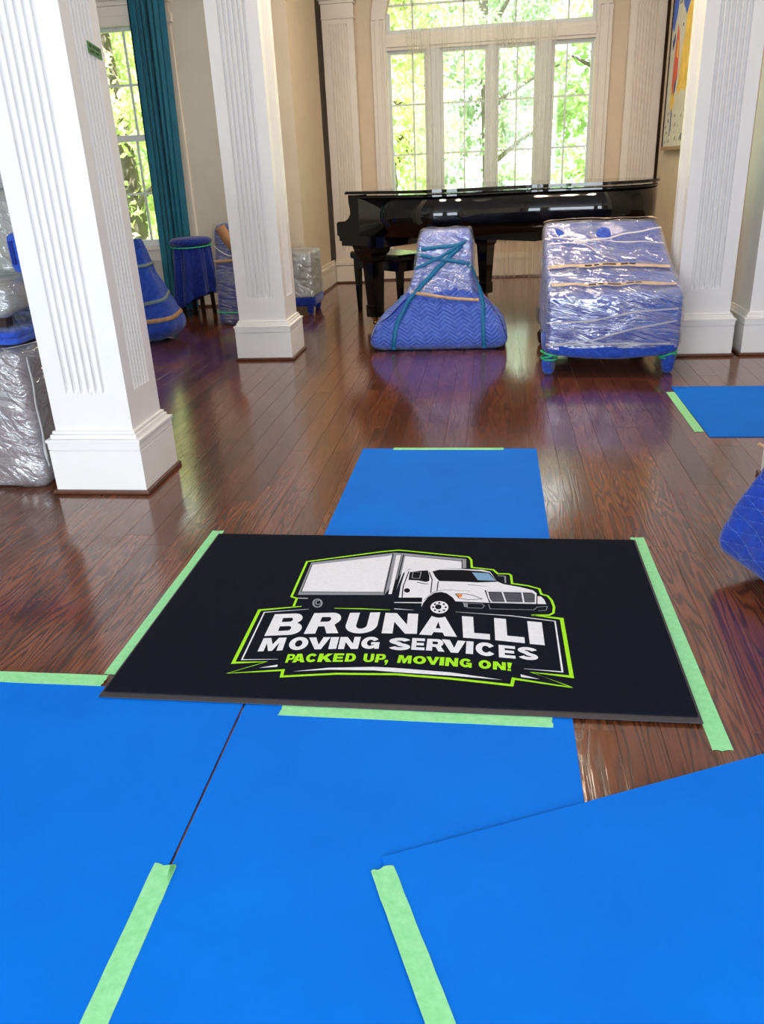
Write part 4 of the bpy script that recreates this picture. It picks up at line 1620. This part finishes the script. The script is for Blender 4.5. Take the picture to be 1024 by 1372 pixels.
SKC = (-0.39, 6.07, 0)
sk = thing('wrapped_chair', SKC, 'chair bundled in flared periwinkle quilted blanket with teal straps, plastic around its top', 'wrapped chair')
HX = [(0, .47), (.02, .492), (.06, .50), (.10, .495), (.16, .472), (.22, .425), (.28, .36), (.35, .295), (.42, .25), (.46, .232), (.52, .214), (.60, .20), (.75, .188), (.83, .178)]
HY = [(0, .28), (.04, .30), (.1, .30), (.25, .25), (.42, .20), (.6, .175), (.83, .16)]


def sk_fn(grow=0.0, seed=0.0, wa=0.004):
    def fn(p):
        z = p.z
        sx = (lerp_tab(HX, z) + grow) / 0.5
        sy = (lerp_tab(HY, z) + grow) / 0.3
        q = Vector((p.x * sx + 0.055 * max(0.0, min(1.0, (z - 0.15) / 0.55)), p.y * sy, z * 0.975 + (grow if z > 0.8 else 0)))
        an = math.atan2(p.y, p.x * 0.6)
        k = math.exp(-((z - 0.30) / 0.16) ** 2)
        r = 1 + (0.034 * math.sin(15 * an + 2 * math.sin(3 * an)) + 0.018 * math.sin(27 * an + 1)) * k
        q.x *= r
        q.y *= r
        return q + wob(q, 9, wa, seed)
    return fn


v, f = rbox_data((1.0, 0.6, 0.83), 0.075, (56, 36, 48), sk_fn())
v = [Vector((p.x, p.y, max(0.001, p.z))) for p in v]
soft('blanket', v, f, 'quilt_light', sk)
skb = bvh_of(shifted(v, SKC), f)
v2, f2 = rbox_data((1.0, 0.6, 0.83), 0.075, (56, 36, 48), sk_fn(0.012, 5.0, 0.012))
keep = [q for q in f2 if sum(v2[i].z for i in q) / 4 > 0.405 + 0.02 * math.sin(v2[q[0]].x * 14)]
soft('stretch_wrap', v2, keep, 'wrap_thin', sk)
F = Vector((0, 1, 0))


def sp(x, z):
    return (x, 5.8, z)


for nm, pts, wdt in (
        ('strap', [sp(-0.555, 0.690), sp(-0.40, 0.705), sp(-0.255, 0.715), sp(-0.19, 0.735)], 0.026),
        ('strap', [sp(-0.56, 0.672), sp(-0.44, 0.640), sp(-0.30, 0.615), sp(-0.19, 0.595)], 0.026),
        ('strap', [sp(-0.555, 0.560), sp(-0.45, 0.605), sp(-0.33, 0.66), sp(-0.205, 0.735)], 0.022),
        ('strap', [sp(-0.215, 0.72), sp(-0.36, 0.590), sp(-0.50, 0.45), sp(-0.60, 0.355), sp(-0.68, 0.20), sp(-0.71, 0.03)], 0.032),
        ('strap', [sp(-0.18, 0.60), sp(-0.13, 0.50), sp(-0.085, 0.40), sp(-0.07, 0.30), sp(-0.055, 0.03)], 0.030)):
    ribbon_on(nm, skb, pts, F, wdt, 'teal_strap', sk, 0.018 if pts[0][2] > 0.5 else 0.012)
ribbon_on('copper_tape_band', skb, [sp(-0.575, 0.405), sp(-0.45, 0.385), sp(-0.30, 0.36), sp(-0.10, 0.34)], F, 0.022, 'copper', sk, 0.016)
tube('side_strap', [(-0.66, 6.0, 0.36), (-0.68, 5.93, 0.31), (-0.66, 5.9, 0.28), (-0.60, 5.88, 0.33), (-0.585, 5.88, 0.40)], 0.012, 'teal_strap', sk, 8)
for sgn, pts in ((1, [sp(-0.14, 0.42), sp(-0.02, 0.30), sp(0.06, 0.20), sp(0.10, 0.08)]), (-1, [sp(-0.62, 0.36), sp(-0.72, 0.26), sp(-0.82, 0.19), sp(-0.875, 0.08)])):
    ribbon_on('blanket_binding', skb, pts, F, 0.010, 'quilt_navy', sk, 0.008)

# ------------------------------------------------------------------ plastic-wrapped blue armchair
AC = (0.728, 5.525, 0)
ac = thing('wrapped_armchair', AC, 'blue blanket-covered armchair in clear stretch wrap with printed kraft tape, by the fluted column', 'wrapped chair')
ZT = [(0, .335), (.05, .352), (.25, .405), (.45, .470), (.65, .555), (.82, .655), (.92, .685), (1.05, .675)]


def ac_fn(grow=0.0, seed=0.0, wa=0.005):
    def fn(p):
        t = p.z / 0.36
        yy = p.y + 0.525
        z = 0.15 + t * (lerp_tab(ZT, yy) + grow)
        if t < 0.35:
            z -= 0.055 * (1 - t / 0.35) * max(0.0, math.cos(math.pi * p.x / 0.8)) ** 0.6
        xs = 1 - 0.06 * t * max(0.0, (yy - 0.5) / 0.55)
        q = Vector((p.x * xs * (1 + grow / 0.4), p.y * (1 + grow / 0.5), z))
        return q + wob(q, 8, wa, seed)
    return fn


v, f = rbox_data((0.785, 1.05, 0.36), 0.035, (40, 46, 20), ac_fn())
soft('blanket', v, f, 'quilt', ac)
v2, f2 = rbox_data((0.785, 1.05, 0.36), 0.035, (40, 46, 20), ac_fn(0.012, 9.0, 0.014))
acb = bvh_of(shifted(v2, AC), f2)
keep = [q for q in f2 if sum(v2[i].z for i in q) / 4 > 0.178]
soft('stretch_wrap', v2, keep, 'wrap', ac)
D = Vector((0, 0, -1))


def across(y0, y1, sag=0.0, x0=0.355, x1=1.09):
    return [(x0 + (x1 - x0) * i / 10, y0 + (y1 - y0) * i / 10 - sag * math.sin(math.pi * i / 10), 1.0) for i in range(11)]


def ink_marks(band_pts, seed, parent):
    rnd = random.Random(seed)
    a, b = Vector(band_pts[0]), Vector(band_pts[-1])
    for s0, s1 in ((0.30, 0.36), (0.38, 0.42), (0.45, 0.56), (0.60, 0.66), (0.67, 0.72)):
        p = a.lerp(b, s0)
        q = a.lerp(b, s1)
        yy = band_pts[5][1]
        ribbon_on('printed_mark', acb, [(p.x, yy, 1.0), (q.x, yy, 1.0)], D, 0.012 + rnd.uniform(0, 0.008), 'ink', parent, 0.0135, 0.0008, 30)


for y0, y1, sg, wdt in ((5.10, 5.09, 0.0, 0.035), (5.36, 5.34, -0.02, 0.04), (5.94, 5.90, -0.08, 0.05)):
    bp_ = across(y0, y1, sg)
    bnd = ribbon_on('kraft_tape_band', acb, bp_, D, wdt, 'kraft', ac, 0.012)
    ink_marks(bp_, int(y0 * 100), bnd)
ribbon_on('wrap_cord', acb, across(5.62, 5.76), D, 0.012, 'cord', ac, 0.02)
ribbon_on('wrap_cord', acb, across(5.72, 5.60), D, 0.010, 'cord', ac, 0.021)
ribbon_on('wrap_cord', acb, [(0.40, 5.85, 1), (0.60, 5.62, 1), (0.78, 5.40, 1)], D, 0.006, 'cord', ac, 0.016)
for pts in ([(0.33, 4.9, 0.33), (0.6, 4.9, 0.34), (0.85, 4.9, 0.39), (1.09, 4.9, 0.40)], [(0.33, 4.9, 0.20), (0.6, 4.9, 0.22), (0.8, 4.9, 0.28), (1.09, 4.9, 0.33)],
            [(0.33, 4.9, 0.195), (0.7, 4.9, 0.20), (1.06, 4.9, 0.193)]):
    ribbon_on('wrap_fold', acb, pts, F, 0.010, 'film_fold', ac, 0.003)
for lx, ly_, front in ((0.353, 5.065, 1), (1.075, 5.065, 1), (0.37, 5.97, 0), (1.05, 5.97, 0)):
    pts = [(lx, ly_, 0.002), (lx, ly_, 0.02), (lx, ly_, 0.08), (lx * 0.97 + 0.0213, ly_ + 0.02, 0.15), (lx * 0.9 + 0.071, ly_ + 0.05, 0.22)]
    tube('leg', pts, [0.022, 0.036, 0.044, 0.058, 0.09], 'quilt' if front else 'leg_wood', ac, 14)
    if front:
        for z0, dz in ((0.095, 0.0), (0.120, 0.018), (0.130, -0.014)):
            loop = []
            for k in range(17):
                a = 2 * math.pi * k / 16
                rr_ = 0.046 + (z0 - 0.09) * 0.2
                loop.append((lx * 0.985 + 0.011 + rr_ * math.cos(a), ly_ + 0.012 + rr_ * math.sin(a), z0 + dz * math.cos(a)))
            tube('leg_strap', loop, 0.006, 'green_strap', ac, 6)

# ------------------------------------------------------------------ deep blue quilted bundle at the side
BC = (1.245, 2.215, 0)
bd = thing('quilted_bundle', BC, 'furniture bundle under a deep blue cross-stitched moving blanket, in front of white column', 'wrapped furniture')
BH = [(0.0, .40), (.05, .405), (.15, .385), (.32, .33), (.45, .30), (.6, .285)]
ROT = math.radians(23)


def bd_fn(grow=0.0, seed=0.0, wa=0.006):
    def fn(p):
        s = (lerp_tab(BH, p.z) + grow) / 0.4
        q = Vector((p.x * s, p.y * s, 0.055 + p.z + (grow if p.z > 0.5 else 0)))
        an = math.atan2(p.y, p.x)
        k = max(0, 1 - p.z / 0.45)
        fold = 0.012 * math.sin(7 * an + 6 * p.z) * k
        q.x *= 1 + fold
        q.y *= 1 + fold
        q.z -= 0.015 * math.cos(4 * an) * max(0, 1 - p.z / 0.2)
        c, s_ = math.cos(ROT), math.sin(ROT)
        q = Vector((q.x * c - q.y * s_, q.x * s_ + q.y * c, q.z))
        return q + wob(q, 7, wa, seed)
    return fn


v, f = rbox_data((0.8, 0.8, 0.58), 0.02, (36, 36, 26), bd_fn())
soft('blanket', v, f, 'quilt_cross', bd)
bdb = bvh_of(shifted(v, BC), f)
v2, f2 = rbox_data((0.8, 0.8, 0.58), 0.02, (36, 36, 26), bd_fn(0.012, 3.0, 0.012))
keep = [q for q in f2 if sum(v2[i].z for i in q) / 4 > 0.40]
soft('stretch_wrap', v2, keep, 'wrap', bd)
c_, s_ = math.cos(ROT), math.sin(ROT)
for ax, ay in ((-.26, -.26), (.26, -.26), (.26, .26), (-.26, .26)):
    x, y = BC[0] + ax * c_ - ay * s_, BC[1] + ax * s_ + ay * c_
    tube('leg', [(x, y, 0.001), (x, y, 0.15)], [0.022, 0.035], 'leg_wood', bd, 10)
ribbon_on('blanket_fold', bdb, [(0.60, 2.3, 0.30), (0.64, 2.1, 0.19), (0.7, 1.95, 0.14)], lambda p: Vector(BC) + Vector((0, 0, p.z)) - p, 0.012, 'quilt_cross', bd, 0.004)
tube('tape_end', [(0.80, 2.42, 0.43), (0.82, 2.40, 0.425), (0.85, 2.38, 0.43)], 0.006, 'copper', bd, 6)


# ------------------------------------------------------------------ wrapped things on the left
def wrapped_block(parent, name, dims, org, r, cuts, mt, wrapmt, seed, amp=0.012, sub=None, grow=0.012, tilt=None):
    def fn(sd, a, g):
        def f_(p):
            q = Vector((p.x * (1 + 2 * g / dims[0]), p.y * (1 + 2 * g / dims[1]), p.z if g == 0 else p.z * (1 + g / dims[2])))
            if tilt:
                q = tilt(q)
            q = q + wob(q, 10, a, sd)
            q.z = max(q.z, 0.001)
            return q + Vector(org)
        return f_
    v, f = rbox_data(dims, r, cuts, fn(seed, amp * 0.5, 0.0))
    po = Vector(parent_org(parent))
    o = soft(name, [p - po for p in v], f, mt, parent)
    if wrapmt:
        v2, f2 = rbox_data(dims, r, cuts, fn(seed + 4, amp, grow))
        wobj = soft('stretch_wrap', [p - po for p in v2], f2, wrapmt, parent)
        return o, v2, f2
    return o, v, f


ob = thing('wrapped_crate', (-2.42, 3.42, 0), 'large brown-grey block in crinkled plastic wrap standing beside the column with the sticker', 'wrapped furniture')
_, ov, of_ = wrapped_block(ob, 'block', (0.95, 0.68, 0.60), (-2.425, 3.42, 0.0), 0.04, (26, 20, 20), 'grey_cloth', 'wrap_heavy', 1.0, 0.014)
obb = bvh_of(ov, of_)
ribbon_on('wrap_cord', obb, [(-1.9, 3.10, 0.10), (-1.9, 3.12, 0.35), (-1.9, 3.12, 0.58)], (-1, 0, 0), 0.012, 'cord', ob, 0.004)
ribbon_on('wrap_cord', obb, [(-2.02, 3.10, 1), (-1.96, 3.30, 1), (-1.97, 3.6, 1)], D, 0.010, 'cord', ob, 0.004)
fbk = thing('folded_moving_blanket', (-2.4, 3.42, 0.612), 'folded blue moving blanket lying between the wrapped crate and wrapped chair', 'blanket')
for i, (zz, dx) in enumerate(((0.622, 0.0), (0.648, 0.02))):
    wrapped_block(fbk, 'blanket_layer', (0.88 - dx, 0.58 - dx, 0.028), (-2.41, 3.43, zz), 0.013, (24, 16, 3), 'quilt', None, 5.0 + i, 0.012)
wc = thing('wrapped_lounge_chair', (-2.42, 3.5, 0.68), 'upholstered chair in cloudy plastic wrap perched on top of blue folded blanket', 'wrapped chair')
for lx in (-2.75, -2.08):
    for ly_ in (3.24, 3.66):
        box('leg', lx - 0.025, lx + 0.025, ly_ - 0.025, ly_ + 0.025, 0.688, 0.745, 'leg_wood', wc)
wrapped_block(wc, 'seat_cushion', (0.86, 0.56, 0.125), (-2.41, 3.40, 0.735), 0.05, (24, 18, 8), 'pale_cloth', 'wrap_heavy', 11.0, 0.018)
wrapped_block(wc, 'backrest', (0.88, 0.16, 0.40), (-2.41, 3.67, 0.84), 0.05, (24, 6, 12), 'pale_cloth', 'wrap_heavy', 13.0, 0.018)
wrapped_block(wc, 'headrest', (0.88, 0.22, 0.08), (-2.41, 3.65, 1.225), 0.04, (24, 6, 4), 'pale_cloth', 'wrap_heavy', 15.0, 0.014)
pad = thing('padded_panel', (-1.94, 3.49, 0.88), 'upright blue padded panel peeking out behind the column, leaning on wrapped chair', 'panel')
wrapped_block(pad, 'pad', (0.36, 0.07, 0.175), (-1.95, 3.485, 0.878), 0.035, (12, 5, 10), 'quilt', None, 21.0, 0.01)
box('binding', -2.105, -2.089, 3.440, 3.452, 0.92, 1.02, 'quilt_navy', pad)

# blanket-wrapped tapering object by the curtained window
GC = (-2.84, 6.42, 0)
gt = thing('wrapped_lamp', GC, 'tapering object wrapped in navy quilt with grey strap and tan tape band', 'wrapped furniture')
GH = [(0, .17), (.04, .24), (.1, .285), (.16, .285), (.28, .235), (.42, .17), (.56, .11), (.68, .08), (.8, .06)]


def gt_fn(p):
    s = lerp_tab(GH, p.z) / 0.3
    q = Vector((p.x * s, p.y * s * 1.1, p.z))
    an = math.atan2(p.y, p.x)
    q.x *= 1 + 0.03 * math.sin(5 * an + 9 * p.z)
    return q + wob(q, 8, 0.008, 31)


v, f = rbox_data((0.6, 0.42, 0.8), 0.1, (24, 18, 28), gt_fn)
v = [Vector((p.x, p.y, max(p.z, 0.001))) for p in v]
soft('blanket', v, f, 'quilt', gt)
gb = bvh_of(shifted(v, GC), f)
inw = lambda c: (lambda p: Vector((c[0] - p.x, c[1] - p.y, 0)))


def hoop(cx, cy, z, dz, a0=150, a1=400, r=0.5, n=18):
    return [(cx + r * math.cos(math.radians(a0 + (a1 - a0) * i / n)), cy + r * math.sin(math.radians(a0 + (a1 - a0) * i / n)), z + dz * i / n) for i in range(n + 1)]


def band(name, bvh, c, z, dz, w, mt, parent, off=0.006):
    pts = hoop(c[0], c[1], z, dz)
    verts = ribbon_on(name, bvh, pts, inw(c), w, mt, parent, off, 0.002, 10)
    return verts


band('tan_tape_band', gb, GC, 0.13, 0.09, 0.035, 'copper', gt, 0.010)
band('grey_strap', gb, GC, 0.22, 0.16, 0.028, 'grey_strap', gt, 0.010)
band('grey_strap', gb, GC, 0.58, 0.03, 0.025, 'grey_strap', gt, 0.010)

# blanket-covered round stool
SC = (-2.83, 7.64, 0)
st = thing('covered_stool', SC, 'round stool draped in dark blue blanket beside teal drape', 'stool')
v, f = [], []
NR = 48
prof = [(0.001, 0.715), (0.10, 0.713), (0.17, 0.705), (0.195, 0.69), (0.20, 0.672), (0.19, 0.655), (0.172, 0.645)]
for r, z in prof:
    for k in range(NR):
        a = 2 * math.pi * k / NR
        v.append((r * math.cos(a), r * math.sin(a), z))
for i in range(len(prof) - 1):
    for k in range(NR):
        f.append((i * NR + k, i * NR + (k + 1) % NR, (i + 1) * NR + (k + 1) % NR, (i + 1) * NR + k))
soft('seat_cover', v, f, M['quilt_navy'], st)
v, f = [], []
rows = 16
NR = 96
for i in range(rows + 1):
    t = i / rows
    for k in range(NR):
        a = 2 * math.pi * k / NR
        drop = 0.56 - 0.10 * max(0, math.sin(a + 0.9)) - 0.12 * max(0.0, math.cos(a + 0.9)) ** 2
        z = 0.64 - drop * t
        r = 0.168 + 0.035 * t + (0.012 + 0.02 * t) * math.sin(8 * a + 1.3 + 1.5 * t) + 0.008 * math.sin(19 * a)
        v.append((r * math.cos(a), r * math.sin(a), z))
for i in range(rows):
    for k in range(NR):
        f.append((i * NR + k, i * NR + (k + 1) % NR, (i + 1) * NR + (k + 1) % NR, (i + 1) * NR + k))
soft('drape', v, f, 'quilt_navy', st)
tube('tie_cord', [(SC[0] + 0.188 * math.cos(2 * math.pi * k / 24), SC[1] + 0.188 * math.sin(2 * math.pi * k / 24), 0.640 + 0.01 * math.sin(2 * math.pi * k / 24)) for k in range(25)], 0.006, 'green_strap', st, 6)
for a in (35, 125, 215, 305):
    x, y = 0.13 * math.cos(math.radians(a)), 0.13 * math.sin(math.radians(a))
    tube('leg', [(SC[0] + x * 1.15, SC[1] + y * 1.15, 0.001), (SC[0] + x, SC[1] + y, 0.66)], [0.02, 0.024], 'leg_wood', st, 8)

# plastic-wrapped dining chair behind column B
CC = (-2.22, 7.14, 0)
ch = thing('wrapped_dining_chair', CC, 'tall narrow chair in navy blanket and shiny plastic wrap, brown cardboard at its top', 'wrapped chair')
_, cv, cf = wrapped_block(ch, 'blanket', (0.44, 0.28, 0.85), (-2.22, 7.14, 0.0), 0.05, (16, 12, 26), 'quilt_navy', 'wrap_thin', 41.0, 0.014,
                          tilt=lambda q: Vector((q.x * (1 - 0.12 * q.z) + 0.02 * q.z, q.y + 0.06 * q.z, q.z)))
cb = bvh_of(cv, cf)
ribbon_on('cardboard', cb, [(-2.33, 6.9, 0.83), (-2.29, 6.9, 0.76), (-2.22, 6.9, 0.66), (-2.16, 6.9, 0.58)], F, 0.09, 'kraft_plain', ch, 0.004)
ribbon_on('kraft_tape_band', cb, [(-2.42, 6.9, 0.545), (-2.3, 6.9, 0.55), (-2.05, 6.9, 0.56)], F, 0.025, 'copper', ch, 0.005)
ribbon_on('tie_cord', cb, [(-2.43, 6.9, 0.12), (-2.3, 6.9, 0.11), (-2.05, 6.9, 0.12)], F, 0.012, 'green_strap', ch, 0.005)
ribbon_on('wrap_cord', cb, [(-2.41, 6.9, 0.68), (-2.30, 6.9, 0.60), (-2.10, 6.9, 0.56)], F, 0.008, 'cord', ch, 0.006)

# grey wrapped crate behind column B
KC = (-1.86, 7.66, 0)
kc = thing('wrapped_side_table', KC, 'low grey side table in tight stretch wrap over blue blanket, near bay wall corner', 'wrapped furniture')
wrapped_block(kc, 'block', (0.42, 0.42, 0.41), (-1.85, 7.66, 0.15), 0.025, (16, 16, 16), 'pale_cloth', 'wrap_heavy', 51.0, 0.012)
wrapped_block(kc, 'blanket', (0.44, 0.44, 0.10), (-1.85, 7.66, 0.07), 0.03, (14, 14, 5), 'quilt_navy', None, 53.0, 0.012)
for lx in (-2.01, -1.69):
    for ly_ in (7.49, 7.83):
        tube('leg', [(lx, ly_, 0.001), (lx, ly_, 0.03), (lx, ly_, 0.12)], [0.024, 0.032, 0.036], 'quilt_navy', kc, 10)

# ------------------------------------------------------------------ outside
g = struct(box('ground', -30, 22, 9.95, 45, -0.75, -0.6, 'lawn'))
box('near_ground', -30, -2.0, 8.3, 9.95, -0.75, -0.6, 'lawn', g)


def tree(x, y, h, rx, rz, nleaf, leaf, label, group, seed, zc=None, size=0.078, cover=1.0):
    rnd = random.Random(seed)
    t = thing('tree', (x, y, -0.6), label, 'tree', group)
    tr = tube('trunk', [(x, y, -0.6), (x + 0.1, y, 0.8), (x - 0.05, y + 0.1, h * 0.6), (x, y, h)], [0.16, 0.13, 0.09, 0.03], 'bark', t, 8)
    for k in range(6):
        a = rnd.uniform(0, 6.28)
        zb = rnd.uniform(0.5, h * 0.7)
        l = rnd.uniform(0.6, 1.0) * rx
        l *= 0.75 + 0.25 * abs(math.cos(a))
        tube('branch', [(x, y, zb), (x + 0.5 * l * math.cos(a), y + 0.5 * l * math.sin(a), zb + 0.3 * l), (x + l * math.cos(a), y + l * math.sin(a), zb + 0.5 * l)],
             [0.06, 0.04, 0.015], 'bark', t, 6)
    zc = zc if zc is not None else h * 0.55
    verts, faces, vals = [], [], []
    clusters = []
    for _ in range(int(70 * cover)):
        while True:
            p = Vector((rnd.uniform(-1, 1), rnd.uniform(-1, 1), rnd.uniform(-1, 1)))
            if p.length < 1:
                break
        clusters.append((Vector((p.x * rx, p.y * rx * 0.7, p.z * rz)), rnd.uniform(0.25, 0.55), rnd.random()))
    for i in range(int(nleaf * 2.1)):
        c, cr, tone = rnd.choice(clusters)
        d = Vector((rnd.gauss(0, 1), rnd.gauss(0, 1), rnd.gauss(0, 0.7))) * cr * 0.6
        if d.length > cr:
            d *= cr / d.length
        p = c + d + Vector((0, 0, zc + 0.6))
        if p.z < 0.02:
            continue
        s = size * rnd.uniform(0.6, 1.25)
        n = Vector((rnd.gauss(0, 1), rnd.gauss(-0.5, 1), rnd.gauss(0.6, 0.8))).normalized()
        a = n.orthogonal().normalized()
        a.rotate(Matrix.Rotation(rnd.uniform(0, 6.28), 3, n))
        b = n.cross(a)
        k = len(verts)
        verts += [p - a * s, p + b * s * 0.45, p + a * s, p - b * s * 0.45]
        faces.append((k, k + 1, k + 2, k + 3))
        vals.append(min(1, max(0, 0.6 * tone + 0.4 * rnd.random())))
    o = pyobj('foliage', verts, faces, leaf, t)
    set_rnd(o.data, vals)
    o['kind'] = 'stuff'


TG1 = 'leafy green tree outside the tall arched window'
TG2 = 'leafy green tree outside the teal-curtained window'
i = 0
for x, y, h, rx, rz, n_, lf in ((-1.72, 13.6, 5.5, 1.22, 2.6, 3000, 'leaf_a'), (1.98, 13.8, 5.5, 1.22, 2.6, 3000, 'leaf_b'), (5.9, 14.6, 6.0, 1.5, 2.8, 2600, 'leaf_a'),
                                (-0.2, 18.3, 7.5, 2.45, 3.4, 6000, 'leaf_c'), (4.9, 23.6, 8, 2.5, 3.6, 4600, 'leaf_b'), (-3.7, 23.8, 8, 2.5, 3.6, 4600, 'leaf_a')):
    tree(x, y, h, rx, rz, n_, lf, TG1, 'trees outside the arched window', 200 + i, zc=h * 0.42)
    i += 1
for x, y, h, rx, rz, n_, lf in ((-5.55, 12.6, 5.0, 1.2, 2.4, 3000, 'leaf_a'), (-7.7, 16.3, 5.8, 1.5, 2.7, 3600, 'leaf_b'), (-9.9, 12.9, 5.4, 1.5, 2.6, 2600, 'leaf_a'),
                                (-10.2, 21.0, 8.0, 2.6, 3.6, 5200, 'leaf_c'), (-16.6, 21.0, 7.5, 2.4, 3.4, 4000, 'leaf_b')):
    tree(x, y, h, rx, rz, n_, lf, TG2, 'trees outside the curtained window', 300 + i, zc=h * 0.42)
    i += 1
